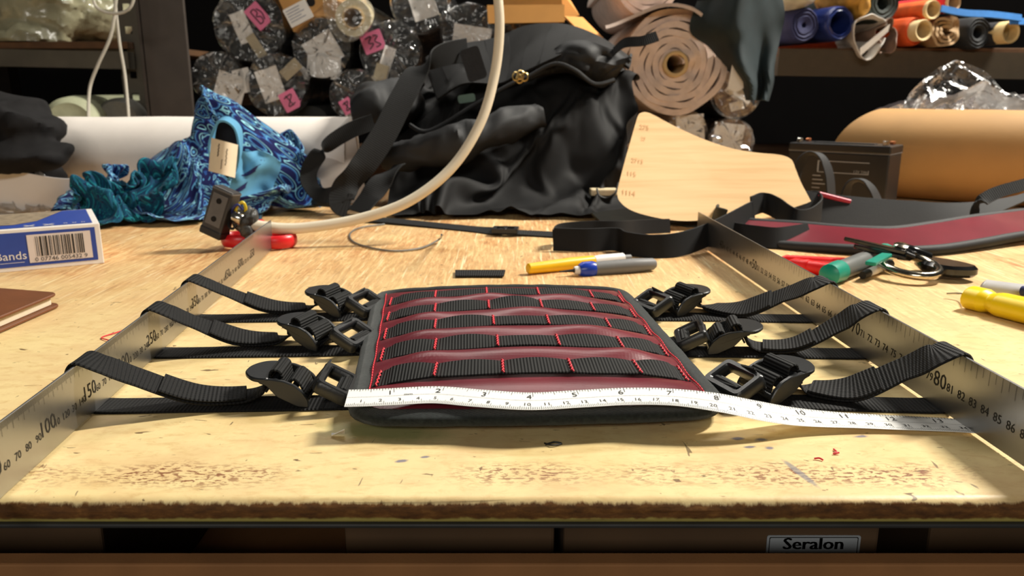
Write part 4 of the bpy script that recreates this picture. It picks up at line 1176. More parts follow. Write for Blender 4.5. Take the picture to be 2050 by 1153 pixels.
fl_t = thing('foam_flap', at(600, 395, 1.22), 'loose white foam sheet leaning with its cut edge beside the backpack', 'foam sheet')
def flapf(s, t):      # leaning loose sheet: bottom edge on the bench, top edge rising to the right
    a = V((at(536, 404, 1.20).x, 1.20, .001)).lerp(V((at(735, 388, 1.26).x, 1.27, .001)), s)
    b = at(566 + 140 * s, 372 - 134 * s, 1.245 + .05 * s)
    p = a.lerp(b, t); return p + V((0, -.010 * sin(pi * t) * s, 0))
sheet('sheet', flapf, 24, 14, plain('shaded_white_foam', (206, 194, 184), .8, var=.04, vscale=20), fl_t, .006)  # white foam in a darker tone: the face's shade is in its colour
tube('lit_cut_edge', [flapf(k / 20, 1) for k in range(21)], .0062, FOAM, fl_t, raw=True, k=10)  # rim kept whiter than the face, light on the edge put into colour
box_ = [at(446, 397, 1.21), at(540, 392, 1.205), at(532, 408, 1.17), at(452, 412, 1.17)]
def strip(s, t): return V((at(500 + 46 * s, 400, 1.20).x, 1.165 + .06 * t, .002 + .010 * t + .004))
sheet('curled_foot', strip, 12, 6, FOAM, fl_t, .005)

BLACKCLOTH = plain('black_knit_cloth', (24, 23, 24), .88, var=.25, vscale=60, bump=.3, bscale=900, spec=.25)
sc = mpp(1.15)
o = blob('black_garment', [(at(-10, 235, 1.20), (90 * sc, .09, 62 * sc)), (at(62, 255, 1.18), (50 * sc, .06, 40 * sc)), (at(10, 310, 1.16), (110 * sc, .07, 34 * sc)), (at(90, 312, 1.15), (42 * sc, .04, 24 * sc)), (at(126, 300, 1.16), (18 * sc, .02, 10 * sc)), (at(-60, 280, 1.2), (60 * sc, .1, 80 * sc)), (at(-40, 350, 1.22), (80 * sc, .08, 40 * sc)), (V((at(0, 300, 1.2).x, 1.215, .04)), (.08, .05, .05))], .006, BLACKCLOTH, None,
         lambda p, n: .013 * ridge(p, (9, 14, 22), 2.2) - .008, 2, .003)
tag(o, 'folded black garment heaped at the left picture edge', 'garment')
GREYP = plain('grey_white_paper', (222, 220, 220), .6, var=.06, vscale=12)
def gp(s, t):
    a = at(-60 + 200 * s, 342 + 10 * s, 1.14); b = gr(-80 + 230 * s, 432 - 6 * s)
    p = a.lerp(b, t); return V((p.x, p.y, max(.002, p.z * (1 - t * .1)) + .004 * sin(s * 5 + t * 4)))
tag(sheet('paper_sheet', gp, 16, 12, GREYP, None, .001), 'sloping grey white paper sheet under the black garment', 'paper')
def cf_(s, t):
    P = cr([(-30, 384), (20, 362), (60, 352), (90, 346), (112, 364), (128, 398)], 30)[int(s * 30)]
    b = gr(P[0] * 1.0, 432 - 8 * s); a = at(P[0], P[1], b.y + .05)
    p = a.lerp(b, t); k = ridge(V((s * 6, t * 4, 0)), (1, 1, 1), 3)
    return V((p.x, p.y - .02 * k, max(.003, p.z + .006 * k)))
tag(sheet('plastic_bag', cf_, 50, 24, clear_plastic('white_clear_film', dens=.16, rough=.12, bscale=70, bstr=1, white=.45)), 'crumpled clear plastic bag behind the blue box', 'plastic bag')

# ================================================================== blue printed garment
def print_mat(name, cols, sc, seed=0):
    m = NT(name); P = m.mapped(m.uv(), (1, 1, 1), (0, 0, .4), (seed, seed * .7, 0))
    n1 = m.noise(P, sc, 2.5, .55, 1.6)
    band = m.math('FRACT', m.math('MULTIPLY', n1, 6.0))
    c1 = m.ramp(band, [(0, lin(cols[0])), (.45, lin(cols[1])), (.60, lin(cols[3])), (.74, lin(cols[0])), (.86, lin(cols[2]))], 'CONSTANT')
    v = m.vor(P, sc * 1.6, 'F1', 'Distance')
    c2 = m.ramp(m.math('FRACT', m.math('MULTIPLY', v, 2.6)), [(0, lin(cols[3])), (.12, lin(cols[0])), (.5, lin(cols[1])), (.62, lin(cols[2])), (.75, lin(cols[0]))], 'CONSTANT')
    c = m.mix(m.step(m.noise(P, sc * .45, 1), .49, .52), c1, c2)
    m.color(c); m.set(m.b, Roughness=.85); m.b.inputs['Specular IOR Level'].default_value = .2
    m.b.inputs['Sheen Weight'].default_value = .08
    m.bump(m.noise(m.obj(), 900, 2), .3, .0006)
    return m.m
BLUEPR = print_mat('blue_printed_cotton', [(24, 30, 84), (44, 84, 156), (92, 160, 206), (150, 216, 232)], 12)
TEALPR = print_mat('teal_printed_cotton', [(8, 66, 92), (12, 92, 122), (34, 136, 150), (20, 34, 76)], 6, 3)
LIGHTBL = plain('light_blue_cotton', (96, 164, 204), .85, var=.08, vscale=40, bump=.3, bscale=900)
NAVY = plain('navy_print', (30, 38, 96), .85, var=.05)
DARKCAV = plain('dark_opening_shade', (16, 18, 26), .95, var=.2)
sc = mpp(1.13)
bg = thing('printed_garment', at(380, 400, 1.12), 'crumpled navy and light blue printed garment heaped beside white foam', 'garment')
core = blob_geo([(at(432, 250, 1.20), (26 * sc, .020, 50 * sc)), (at(418, 222, 1.200), (22 * sc, .018, 26 * sc)), (at(452, 224, 1.200), (20 * sc, .018, 26 * sc)), (at(400, 330, 1.18), (40 * sc, .025, 30 * sc)), (at(350, 350, 1.17), (56 * sc, .03, 40 * sc)), (at(300, 380, 1.16), (40 * sc, .03, 20 * sc)), (at(420, 380, 1.15), (60 * sc, .03, 26 * sc)), (at(488, 360, 1.18), (22 * sc, .02, 50 * sc))], .008, 1)
gx = at(392, 350, 1.15).x
def startA(s, t):
    x = gx + (s - .5) * .225; y = 1.168 + (t - .5) * .165
    ph = (s + t * .8) * 2 * pi * 3.0 + 2 * noise.noise(V((s * 3, t * 3, 1)))
    x += .012 * cos(ph); y += .010 * cos(ph * .7 + 1)
    pk = exp(-(abs(x - (gx + .026)) / .055) ** 3 - ((y - 1.195) / .055) ** 2); h = .02 + .115 * pk + .07 * exp(-((x - (gx - .03)) / .06) ** 2 - ((y - 1.18) / .06) ** 2)
    return V((x, y, h + .040 + (.028 - .020 * pk) * sin(ph) + (.018 - .012 * pk) * noise.noise(V((s * 8.4, t * 7.6, 3))) + .006 * noise.noise(V((s * 24, t * 21, 8)))))
crumpled('cloth_heap', BLUEPR, bg, 46, 40, startA, [core], 44, -.20, dist=.0026, bend=.15, quality=5, grav=2.0)
# gaping opening with pale hem, dark inside and a sewn-in cream label
hemp = [(432, 334), (424, 300), (427, 266), (438, 243), (456, 240), (476, 258), (481, 296), (475, 330), (458, 360)]
hp3 = [at(u, v, 1.085 + .012 * abs(i - 4) / 4) for i, (u, v) in enumerate(hemp)]
Ribbon(hp3, [V((.1, 1, .2)), V((.3, .9, 0)), V((0, 1, .3)), V((-.2, 1, .2)), V((.1, 1, .4)), V((.3, .9, .2)), V((0, 1, 0)), V((-.2, 1, .1)), V((0, 1, .2))], .013, .003, n=50).build('hem', LIGHTBL, bg)
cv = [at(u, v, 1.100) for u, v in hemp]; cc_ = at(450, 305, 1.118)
mk('opening', cv + [cc_], [[i, i + 1, 9] for i in range(8)] + [[8, 0, 9]], DARKCAV, bg)  # near-black sheet: shade inside the opening put into its colour
def tagf(s, t):
    u = 424 + 52 * s - 6 * t; v = 276 + 14 * s + 66 * t
    return at(u, v, 1.078 - .012 * sin(pi * s) - .01 * t)
CREAM = plain('cream_label', (236, 220, 190), .75, var=.04)
tg = tag(sheet('sewn_label', tagf, 10, 10, CREAM, bg, .0006), 'cream sewn-in label')
g = G()
for i_, (s0, s1) in enumerate(((.12, .5), (.55, .85), (.2, .7))):
    P = [tagf(.30 + .16 * i_ + .015 * sin(k * 2.1), s0 + (s1 - s0) * k / 12) + V((0, -.0006, 0)) for k in range(13)]
    v, f, u = tube_geo(P, .0005 if i_ else .0009, n=30, k=5); g.add(v, f)
g.build('label_print', plain('brown_ink', (80, 62, 50), .7), tg)
# light blue panel with navy leaves, right side
def panel(s, t):
    u = 470 + 84 * s - 4 * t; v = 292 + 26 * s + (98 - 20 * s) * t
    e_ = .010 * noise.noise(V((s * 3, t * 3, 4)))
    return at(u + 7 * sin(t * 5 + s), v + 6 * sin(s * 7), 1.088 + .05 * s + .008 * sin(s * 6 + t * 3) + e_)
pn = sheet('light_panel', panel, 16, 12, LIGHTBL, bg, .002)
for (sa, ta, sb, tb, wd) in ((.15, .52, .78, .30, .10), (.12, .86, .62, .62, .10), (.55, .2, .98, .42, .08), (.62, .75, .95, .6, .07)):
    N_ = 12; A = []; B = []
    for k in range(N_ + 1):
        f_ = k / N_; s_ = sa + (sb - sa) * f_; t_ = ta + (tb - ta) * f_; h_ = wd * sin(pi * f_) ** .8
        A.append(panel(s_, max(0, t_ - h_ * .8)) + V((0, -.0032, 0))); B.append(panel(s_, min(1, t_ + h_ * .6)) + V((0, -.0032, 0)))
    mk('leaf_print', A + B, [[i, i + 1, i + N_ + 2, i + N_ + 1] for i in range(N_)], NAVY, pn)
# teal cloth, front left of the heap
tg_ = thing('teal_cloth', gr(230, 440), 'teal printed cloth crumpled in front of the blue garment', 'cloth')
sc = mpp(1.08)
core = blob_geo([(at(185, 390, 1.11), (50 * sc, .03, 20 * sc)), (at(160, 350, 1.13), (30 * sc, .02, 24 * sc)), (at(260, 400, 1.10), (50 * sc, .02, 14 * sc))], .008, 1)
tx_ = at(232, 350, 1.12).x
def startB(s, t):
    x = tx_ + (s - .5) * .115; y = 1.090 + (t - .5) * .085
    ph = (s + t * .8) * 2 * pi * 2.6 + 2 * noise.noise(V((s * 3, t * 3, 7)))
    x += .010 * cos(ph); y += .008 * cos(ph * .7 + 1)
    return V((x, y, .045 + .03 * exp(-((x - (tx_ - .04)) / .04) ** 2 - ((y - 1.11) / .04) ** 2) + .015 * sin(ph) + .014 * noise.noise(V((s * 7, t * 6, 3)))))
crumpled('cloth_heap', TEALPR, tg_, 34, 28, startB, [core], 44, -.16, dist=.0026, bend=.10, quality=5, grav=2.5)

# ================================================================== blue and white box of bands
BXW = plain('white_box_card', (236, 230, 224), .5, var=.03); BXB = plain('blue_box_print', (44, 72, 158), .45, var=.05)
c0 = gr(209, 527); cl = gr(0, 547); e1 = (V((cl.x, cl.y, 0)) - V((c0.x, c0.y, 0))).normalized()
bk = gr(152, 420, .042); e2 = V((bk.x - c0.x, bk.y - c0.y, 0)); dp = e2.length; e2 = e2.normalized(); e2 = (e2 - e1 * e2.dot(e1)).normalized()
bx = thing('band_box', c0 + e1 * .075 + e2 * dp / 2, 'blue and white carton of bands with a barcode at left', 'box')
BH, BLN = .042, .15
bm = rbox((BLN, dp, BH), .0008, 2, frame(c0 + e1 * BLN / 2 + e2 * dp / 2, -e1, e2, V((0, 0, 1)))); from_bm('carton_body', bm, BXW, bx)
ff_ = lambda x, y, o=.0003: c0 - e1 * x - e2 * o + V((0, 0, y))      # front face, x negative to the left
g = G(); quad(g, ff_, -BLN + .002, .0045, -.005, .0385); g.build('front_panel', BXB, bx, False)
g = G(); quad(g, lambda x, y: ff_(x, y, .0006), -.0655, .0075, -.0095, .0355); bc = tag(g.build('barcode_panel', plain('pale_barcode_panel', (224, 212, 206), .5, var=.02), bx, False), 'white barcode panel')
g = G(); x = -.0585; rnd = random.Random(4)
while x < -.0165:
    w_ = rnd.choice((.0006, .0006, .0011, .0016)); quad(g, lambda a, b: ff_(a, b, .0009), x, .0135, x + w_, .0335); x += w_ + rnd.choice((.0006, .0009, .0015))
put_text(g, '0 07746 005432 9', .0058, lambda a, b: ff_(-.0375 + a * 1.1, .0103 + b, .0009)); g.build('barcode', INK, bc, False)
g = G(); put_text(g, 'Rubber Bands', .0115, lambda a, b: ff_(-.0995 + a, .0155 + b, .0007)); quad(g, lambda a, b: ff_(a, b, .0007), -.15 + .003, .0088, -.070, .0092)
put_text(g, 'assorted sizes', .0055, lambda a, b: ff_(-.1080 + a, .0062 + b, .0007)); g.build('white_lettering', PAPER, bx, False)
tf_ = lambda x, y, o=.0003: c0 - e1 * x + e2 * y + V((0, 0, BH + o))
g = G(); quad(g, tf_, -BLN + .002, .006, -.006, dp - .004); tp2 = g.build('top_panel', BXB, bx, False)
g = G(); g.add([tf_(-.148, .03, .0006), tf_(-.075, .028, .0006), tf_(-.055, .045, .0006), tf_(-.03, dp - .006, .0006), tf_(-.148, dp - .006, .0006)], [[0, 1, 2, 3, 4]])
g.build('printed_picture', plain('brown_printed_picture', (150, 134, 112), .5, var=.3, vscale=120), tp2, False)
g = G()
for k, xx in enumerate((-.062, -.045, -.030, -.022, -.014)): put_text(g, 'X' if k < 2 else 'o', .016 if k < 2 else .008, lambda a, b: tf_(xx - a, .014 - b, .0006))
g.build('top_lettering', PAPER, tp2, False)

# ================================================================== brown notebook
LEATH = plain('brown_leather', (116, 68, 36), .5, var=.1, vscale=40, bump=.2, bscale=600); PAGES = plain('page_edges', (232, 216, 190), .8, var=.05, vscale=300)
c0 = gr(124, 614); d1 = gr(0, 669) - c0; d1 = V((d1.x, d1.y, 0)).normalized(); ct = gr(118, 580, .0125); cb = gr(0, 571, .0125); d2 = V((cb.x - ct.x, cb.y - ct.y, 0)).normalized()
nb = thing('notebook', c0 + (d1 + d2) * .06, 'closed brown leather notebook with cream pages at left edge', 'notebook')
def para(i, z0, z1, mat, name, r):
    b = c0 + (d1 + d2).normalized() * i
    bis = [(0, 0), (.20, 0), (.20, .13), (0, .13)]
    poly = [(b + d1 * a + d2 * c) for a, c in bis]; pl = rpoly([(p.x, p.y) for p in poly], [r, .001, .001, .001], 6)
    return slab(name, pl, Matrix.Translation((0, 0, (z0 + z1) / 2)), z1 - z0, mat, nb, .0006, False)
para(0, .0006, .0030, LEATH, 'back_cover', .008); para(.006, .0030, .0102, PAGES, 'pages', .004); para(0.001, .0102, .0125, LEATH, 'front_cover', .008)

# ================================================================== hanging white cable with a black connector
CABLE = plain('cream_cable_sheath', (226, 214, 190), .45, var=.05, vscale=25, spec=.5)
GREYT = plain('grey_tape', (66, 66, 64), .5, var=.3, vscale=150, bump=.6, bscale=300)
pc_ = thing('power_cord', at(500, 470, .90), 'thick white cable hanging from above with a black connector at its end', 'cable')
cp_ = [(990, -120, 1.02), (996, -20, 1.0), (1000, 60, .99), (990, 150, .98), (962, 245, .96), (905, 335, .94), (820, 402, .92), (720, 438, .91), (620, 455, .90), (560, 457, .895), (504, 450, .89)]
tube('cable', [at(u, v, y) for u, v, y in cp_], lambda t: .0056 + .0008 * t, CABLE, pc_, n=120, k=16)
Y = .885; top_, bot_ = at(456, 378, Y), at(428, 470, Y)
ax = (top_ - bot_).normalized(); sx = ax.cross(V((0, 1, 0))).normalized(); 
if sx.x < 0: sx = -sx
# show the broad face turned a little to the right
fx = (sx * cos(.25) + V((0, 1, 0)) * sin(.25) * -1).normalized(); fy_ = fx.cross(ax).normalized()
if fy_.y > 0: fy_ = -fy_
CONN = plain('worn_black_connector', (52, 50, 50), .45, var=.2, vscale=90); CONF = plain('grey_connector_face', (104, 102, 102), .4, .2, var=.15, vscale=80)
Mc = frame(bot_, fx, -fy_, ax); hL = (top_ - bot_).length
body = from_bm('connector_body', rbox((.026, .018, hL), .0016, 2, Mc), CONN, pc_)
face = from_bm('connector_face', rbox((.019, .001, hL * .66), .0003, 1, frame(bot_ + ax * hL * .22 + fy_ * .0092, fx, -fy_, ax)), CONF, body)
for k in (.36, .74): lathe('screw_hole', [(0, .0032), (.0010, .0030), (.0011, .0001)], bot_ + ax * hL * k + fy_ * .0096, fy_, DARKIN, body, k=16)
from_bm('end_cap', rbox((.0275, .0195, hL * .17), .002, 2, frame(bot_ - ax * .001, fx, -fy_, ax)), plain('black_end_cap', (28, 27, 27), .5), body)
from_bm('top_lip', rbox((.0265, .0185, .003), .0008, 1, frame(top_ - ax * .004, fx, -fy_, ax)), CONF, body)
kc = at(487, 440, Y + .004)
tag(blob('taped_joint', [(kc, (.012, .011, .013)), (kc + V((.004, -.002, -.010)), (.008, .008, .010)), (kc + V((-.006, 0, .006)), (.009, .008, .008)), (kc + V((.007, 0, .004)), (.009, .009, .011))], .0014, GREYT, pc_, lambda p, n: .0016 * ridge(p, (160, 160, 160), 2)), 'grey taped joint')
lathe('steel_clamp', [(0, .0062), (.001, .0068), (.010, .0068), (.011, .0060)], at(468, 432, Y - .006), V((1, -.15, -.45)), STEEL, pc_, k=18)
tube('yellow_wire', [at(470, 425, Y), at(476, 412, Y - .006), at(486, 405, Y - .006), at(492, 416, Y - .004), at(490, 430, Y)], .0017, plain('yellow_wire', (226, 200, 40), .4), pc_, n=30, k=8)
tube('blue_wire', [at(464, 430, Y), at(467, 416, Y - .008), at(477, 410, Y - .008), at(486, 420, Y - .006)], .0015, plain('blue_wire', (48, 56, 120), .4), pc_, n=30, k=8)
tube('black_wire', [at(460, 440, Y), at(458, 452, Y - .006), at(466, 458, Y - .008), at(474, 448, Y - .006)], .0015, INK, pc_, n=30, k=8)

# ================================================================== red-handled scissors
REDP = plain('red_handle_plastic', (214, 26, 34), .35, var=.05, spec=.6)
rs = thing('scissors', gr(520, 485), 'red-handled scissors lying behind the left ruler end', 'scissors')
for cu, cv_, rx_, ry_ in ((481, 479, 37, 15), (550, 480, 44, 15)):
    ctr = gr(cu, cv_, .009); s_ = mpp(ctr.y); P = []
    for k in range(40):
        a = 2 * pi * k / 40; P.append(ctr + V((cos(a) * (rx_ - 7) * s_, sin(a) * (rx_ - 7) * s_ * .85, 0)))
    tube('handle_ring', P, .0052, REDP, rs, raw=True, closed=True, k=12, flat=(.75, .75, 1.45))
tube('handle_shank', [gr(505, 470, .009), gr(517, 458, .010), gr(500, 448, .008)], .006, REDP, rs, n=20, k=10, flat=(1, 1, .8))
tube('handle_shank', [gr(520, 470, .009), gr(512, 458, .010), gr(522, 446, .008)], .006, REDP, rs, n=20, k=10, flat=(1, 1, .8))
for u1 in (478, 520):
    a, b = gr(510, 450, .006), gr(u1, 412, .004); d = (b - a); L = d.length; d.normalize()
    slab('blade', rpoly([(0, -.008), (L * .6, -.007), (L, 0), (0, .006)], .001, 2), frame(a, d, V((0, 0, 1)).cross(d), V((0, 0, 1))), .002, STEEL, rs, .0004)
# thin grey wire loop
tag(tube('wire_loop', [gr(884, 470, .035), gr(884, 472, .016), gr(878, 480, .004), gr(840, 497, .002), (gr(780, 502, .0015)), gr(715, 488, .0015), gr(700, 470, .0015), gr(720, 456, .002), gr(770, 449, .002)], .0011, plain('grey_wire', (128, 128, 124), .4, .4), None, n=80, k=8), 'thin grey wire bent in a loop on the bench by the cable', 'wire')
# black webbing offcut
ow = Ribbon([gr(911, 547, .002), gr(940, 547, .0018), gr(975, 547, .0018), gr(1010, 547, .002)], V((-.12, 1, 0)), .026, .0014, n=20).build('webbing_offcut', BLACKSTRAP); tag(ow, 'short black webbing offcut lying behind the panel', 'offcut')
# ================================================================== black backpack
NYL = plain('black_nylon', (18, 18, 19), .72, var=.2, vscale=30, bump=.3, bscale=1200, spec=.32)
NYL2 = plain('dark_grey_nylon', (28, 29, 31), .66, var=.15, vscale=30, bump=.25, bscale=1200, spec=.45)
bpk = thing('backpack', gr(1000, 440), 'large black backpack slumped open on the back of the bench', 'backpack')
sc = mpp(1.25)
blob('inner_body', [(at(1120, 225, 1.37), (125 * sc, .07, 70 * sc)), (at(1010, 200, 1.39), (100 * sc, .06, 58 * sc)), (at(1090, 135, 1.41), (100 * sc, .05, 42 * sc)), (at(1215, 240, 1.39), (48 * sc, .06, 80 * sc)), (at(910, 260, 1.39), (100 * sc, .06, 50 * sc)),
      (at(1000, 370, 1.31), (160 * sc, .06, 38 * sc)), (at(1160, 350, 1.32), (90 * sc, .06, 52 * sc)), (at(870, 390, 1.29), (74 * sc, .05, 30 * sc))], .010, NYL, bpk, None, 2, .003)
core = blob_geo([(at(1120, 225, 1.36), (140 * sc, .08, 80 * sc)), (at(1010, 200, 1.38), (110 * sc, .07, 66 * sc)), (at(1090, 135, 1.40), (110 * sc, .06, 48 * sc)), (at(1215, 240, 1.38), (56 * sc, .07, 90 * sc)), (at(910, 260, 1.38), (110 * sc, .07, 56 * sc)),
      (at(1000, 370, 1.30), (170 * sc, .07, 44 * sc)), (at(1160, 350, 1.31), (100 * sc, .07, 60 * sc)), (at(870, 390, 1.28), (80 * sc, .06, 34 * sc)), (at(1130, 275, 1.28), (110 * sc, .03, 40 * sc)), (at(980, 300, 1.26), (100 * sc, .03, 20 * sc))], .014, 1)
kx0 = at(800, 250, 1.3).x; kx1 = at(1275, 250, 1.3).x
def startC(s, t):
    ph = (s * .9 - t * 1.3) * 2 * pi * 2.2 + 2.4 * noise.noise(V((s * 3, t * 2.4, 5)))
    z = .06 + .26 * min(1, t * 1.5) ** .8 - .08 * max(0, .35 - s)
    return V((kx0 + (kx1 - kx0) * s + .008 * cos(ph), 1.13 + .34 * t - .012 * sin(ph), z + .014 * sin(ph) + .016 * noise.noise(V((s * 8, t * 5.7, 3))) + .004 * noise.noise(V((s * 30, t * 21, 8)))))
crumpled('outer_shell', NYL, bpk, 54, 38, startC, [core], 38, -.10, dist=.0035, bend=.6, quality=5)
def proll(s, t):       # soft folded flap running across the front
    P_ = cr([(764, 322, 1.20), (830, 312, 1.185), (905, 292, 1.18), (975, 268, 1.19), (1040, 246, 1.215), (1090, 236, 1.235)], 40)[int(s * 40)]
    r_ = (.012 + .014 * sin(pi * min(1, .12 + s * .8))) * (1 + .25 * noise.noise(V((s * 6, t * 2, 6)))); a = -pi * .62 + pi * 1.30 * t
    k_ = .004 * ridge(V((s * 9, t * 3, 1)), (1, 1, 1), 3)
    return at(*P_) + V((-.2 * r_ * sin(a), -cos(a) * r_ * .9 - k_, sin(a) * r_ + k_))
sheet('front_fold', proll, 40, 18, NYL2, bpk, .003)
# folded lid: grey lip curling at the right, rolled left end
def lip(s, t):
    top = cr([(1062, 152), (1092, 118), (1130, 90), (1176, 86), (1222, 100), (1258, 128)], 40)[int(s * 40)]
    low = cr([(1056, 158), (1096, 146), (1140, 142), (1180, 162), (1212, 170), (1262, 106)], 40)[int(s * 40)]
    u = top[0] + (low[0] - top[0]) * t; v = top[1] + (low[1] - top[1]) * t
    return at(u, v, 1.285 - .022 * sin(pi * t) - .02 * s * (1 - t) + .008 * sin(9 * s) + .010 * noise.noise(V((s * 6, t * 4, 3))) + .006 * ridge(V((s * 5, t * 2, 0)), (1, 1, 1), 2))
tag(sheet('lid', lip, 40, 14, NYL2, bpk, .004), 'grey curled lid edge')
def lid2(s, t):
    top = cr([(850, 118), (900, 96), (990, 80), (1060, 52), (1130, 52), (1200, 78), (1262, 120)], 40)[int(s * 40)]
    low = cr([(880, 200), (930, 170), (1000, 170), (1045, 150), (1110, 120), (1180, 92), (1258, 140)], 40)[int(s * 40)]
    u = top[0] + (low[0] - top[0]) * t; v = top[1] + (low[1] - top[1]) * t
    return at(u, v, 1.36 - .09 * t + .012 * sin(s * 11 + t * 4))
sheet('lid_top', lid2, 50, 16, NYL, bpk, .004)
tag(tube('zip_edge', [at(u, v, y) for u, v, y in ((820, 250, 1.25), (860, 262, 1.24), (950, 210, 1.24), (1020, 170, 1.245), (1060, 152, 1.25), (1110, 128, 1.25), (1150, 140, 1.24), (1190, 168, 1.24), (1230, 160, 1.25))], .0032, NYL2, bpk, n=60, k=8), 'zip piping')
for k, (u, v) in enumerate(((1033, 153), (1042, 150), (1050, 154), (1040, 158))):
    P_ = at(u, v, 1.225); tube('zip_pull', [P_ + V((.005 * cos(a * pi / 6), 0, .006 * sin(a * pi / 6))) for a in range(12)], .0013, BRASS, bpk, raw=True, closed=True, k=6)
tl_ = at(934, 197, 1.235); tag(slab('label_tab', rrect(.026, .012, .004, 3), frame(tl_, V((1, 0, .15)).normalized(), V((-.15, 0, 1)).normalized(), V((0, -1, 0))), .001, plain('grey_green_tab', (92, 118, 110), .7), bpk), 'small grey-green tab')
blob('rolled_end', [(at(745, 212, 1.30), (44 * sc, .05, 44 * sc)), (at(795, 212, 1.32), (56 * sc, .05, 50 * sc))], .006, NYL2, bpk, lambda p, n: .014 * ridge(p, (22, 14, 12), 4) - .008, 2)
tag(slab('velcro_patch', rrect(.03, .05, .006, 3), frame(at(948, 128, 1.262), V((.95, 0, .3)), V((-.3, .2, .93)).normalized(), V((0, -1, .2)).normalized()), .003, plain('velcro', (40, 40, 42), .95, bump=.8, bscale=700), bpk), 'black rough patch')
STRM = webbing('backpack_webbing', (19, 20, 21), pitch=.003, strength=.4)
S_ = V((.75, .35, .45))
Ribbon([at(u, v, y) for u, v, y in ((935, 100, 1.28), (880, 112, 1.24), (838, 140, 1.21), (806, 195, 1.18), (768, 270, 1.15), (728, 330, 1.13), (692, 375, 1.12), (684, 404, 1.11), (700, 412, 1.11))], [V((.3, .2, .9)), V((.5, .2, .8)), S_, S_, S_, S_, S_, S_, S_], .036, .0025, n=80).build('shoulder_strap', STRM, bpk)
Ribbon([at(u, v, y) for u, v, y in ((748, 244, 1.21), (700, 262, 1.19), (650, 296, 1.17), (620, 338, 1.16), (622, 372, 1.15), (650, 392, 1.14), (700, 380, 1.15))], [V((.4, .2, .9)), V((.4, .2, .9)), V((.6, .2, .7)), V((.9, .2, .2)), V((.9, .3, -.2)), V((.5, .4, .7)), V((.4, .4, .8))], .024, .0025, n=70).build('side_loop', STRM, bpk)
Ribbon([at(u, v, y) for u, v, y in ((800, 330, 1.16), (770, 356, 1.14), (742, 392, 1.12), (716, 424, 1.10))], V((.7, .4, .5)), .034, .0025, n=40).build('lower_strap', STRM, bpk)
Ribbon([at(u, v, y) for u, v, y in ((1228, 104, 1.27), (1250, 86, 1.25), (1286, 82, 1.24), (1316, 72, 1.24))], V((.2, .3, .9)), .016, .002, n=24).build('strap_end', STRM, bpk)
tube('pull_loop', [at(1195, 378, 1.15), at(1200, 392, 1.14), (at(1215, 396, 1.14)), at(1232, 386, 1.14), at(1238, 366, 1.16)], .0016, INK, bpk, n=30, k=6)
bq = gr(655, 412, .012); from_bm('side_buckle', rbox((.040, .026, .010), .003, 2, zrot(bq, -.5)), PLASTIC, bpk); from_bm('side_buckle', rbox((.022, .020, .007), .002, 2, zrot(gr(690, 420, .006), -.5)), PLASTIC, bpk)
# long thin strap with a slider lying in front
ls = thing('slider_strap', gr(980, 468), 'thin black strap with a plastic slider on the bench before the backpack', 'strap')
Ribbon([gr(u, v, z) for u, v, z in ((690, 436, .004), (780, 442, .004), (880, 452, .003), (960, 460, .003), (1010, 464, .005), (1060, 467, .003), (1140, 472, .003), (1240, 481, .003))], V((-.15, 1, .2)), .016, .0018, n=60).build('strap', STRM, ls)
sl = gr(1012, 466, .003); g = G()
v, f = ringslab_geo(rrect(.032, .024, .003, 3), rrect(.022, .014, .002, 3), zrot(sl + V((0, 0, .004)), -.1), .005); g.add(v, f)
v, f = bm_vf(rbox((.004, .022, .004), .0006, 1, zrot(sl + V((0, 0, .003)), -.1))); g.add(v, f); g.build('slider', PLASTIC, ls, False)
# pale foam strip peeping out beside the template
tag(from_bm('foam_offcut', rbox((.040, .02, .010), .002, 2, zrot(at(1208, 384, 1.19) - V((0, 0, .005)), .05)), plain('cream_offcut', (232, 214, 176), .7), None), 'small cream offcut between backpack and template', 'offcut')

# ================================================================== pale template leaning on the backpack
def veneer():
    m = NT('pale_maple_sheet'); P = m.obj()
    gn = m.noise(m.mapped(P, (6, 6, 160), (0, radians(8), 0)), 1.0, 4, .6, .2)
    m.color(m.ramp(gn, [(.3, lin((216, 172, 112))), (.6, lin((230, 190, 132))), (.75, lin((220, 178, 120)))])); m.set(m.b, Roughness=.5); return m.m
TP = [(1283, 226), (1300, 226), (1350, 252), (1410, 279), (1470, 298), (1520, 306), (1562, 310), (1584, 319), (1592, 336), (1604, 366), (1621, 398), (1621, 404), (1596, 413), (1560, 423), (1500, 424), (1440, 434), (1390, 442), (1340, 440), (1290, 430), (1258, 418), (1240, 402), (1236, 388), (1238, 372), (1252, 318), (1268, 262), (1277, 232)]
def tmpl(u, v, off=0.0):
    s = (u - 1236) / 385
    y = 1.0 + (442 - v) / 216 * .13 + .012 * sin(pi * s) - off
    return at(u, v, y)
tmt = thing('template', tmpl(1430, 440), 'pale wooden curved template with pencilled figures leaning on the backpack', 'template')
from mathutils.geometry import tessellate_polygon
TPf = [tuple(p) for p in cr([p for p in TP] + [TP[0]], 78)][:-1]
c_ = (1420, 350)
loops = [[(c_[0] + (p[0] - c_[0]) * k, c_[1] + (p[1] - c_[1]) * k) for p in TPf] for k in (1, .75, .5, .25, .03)]
vs = []; fs = []; n = len(TPf)
for o_ in (0, 1):
    for lp in loops: vs += [tmpl(u, v, -.0035 * o_) for u, v in lp]
for o_ in (0, 1):
    b = o_ * 5 * n
    for l in range(4):
        for i in range(n):
            q4 = [b + l * n + i, b + l * n + (i + 1) % n, b + (l + 1) * n + (i + 1) % n, b + (l + 1) * n + i]; fs.append(q4 if o_ else q4[::-1])
    fs.append([b + 4 * n + i for i in range(n)] if o_ else [b + 4 * n + i for i in range(n)][::-1])
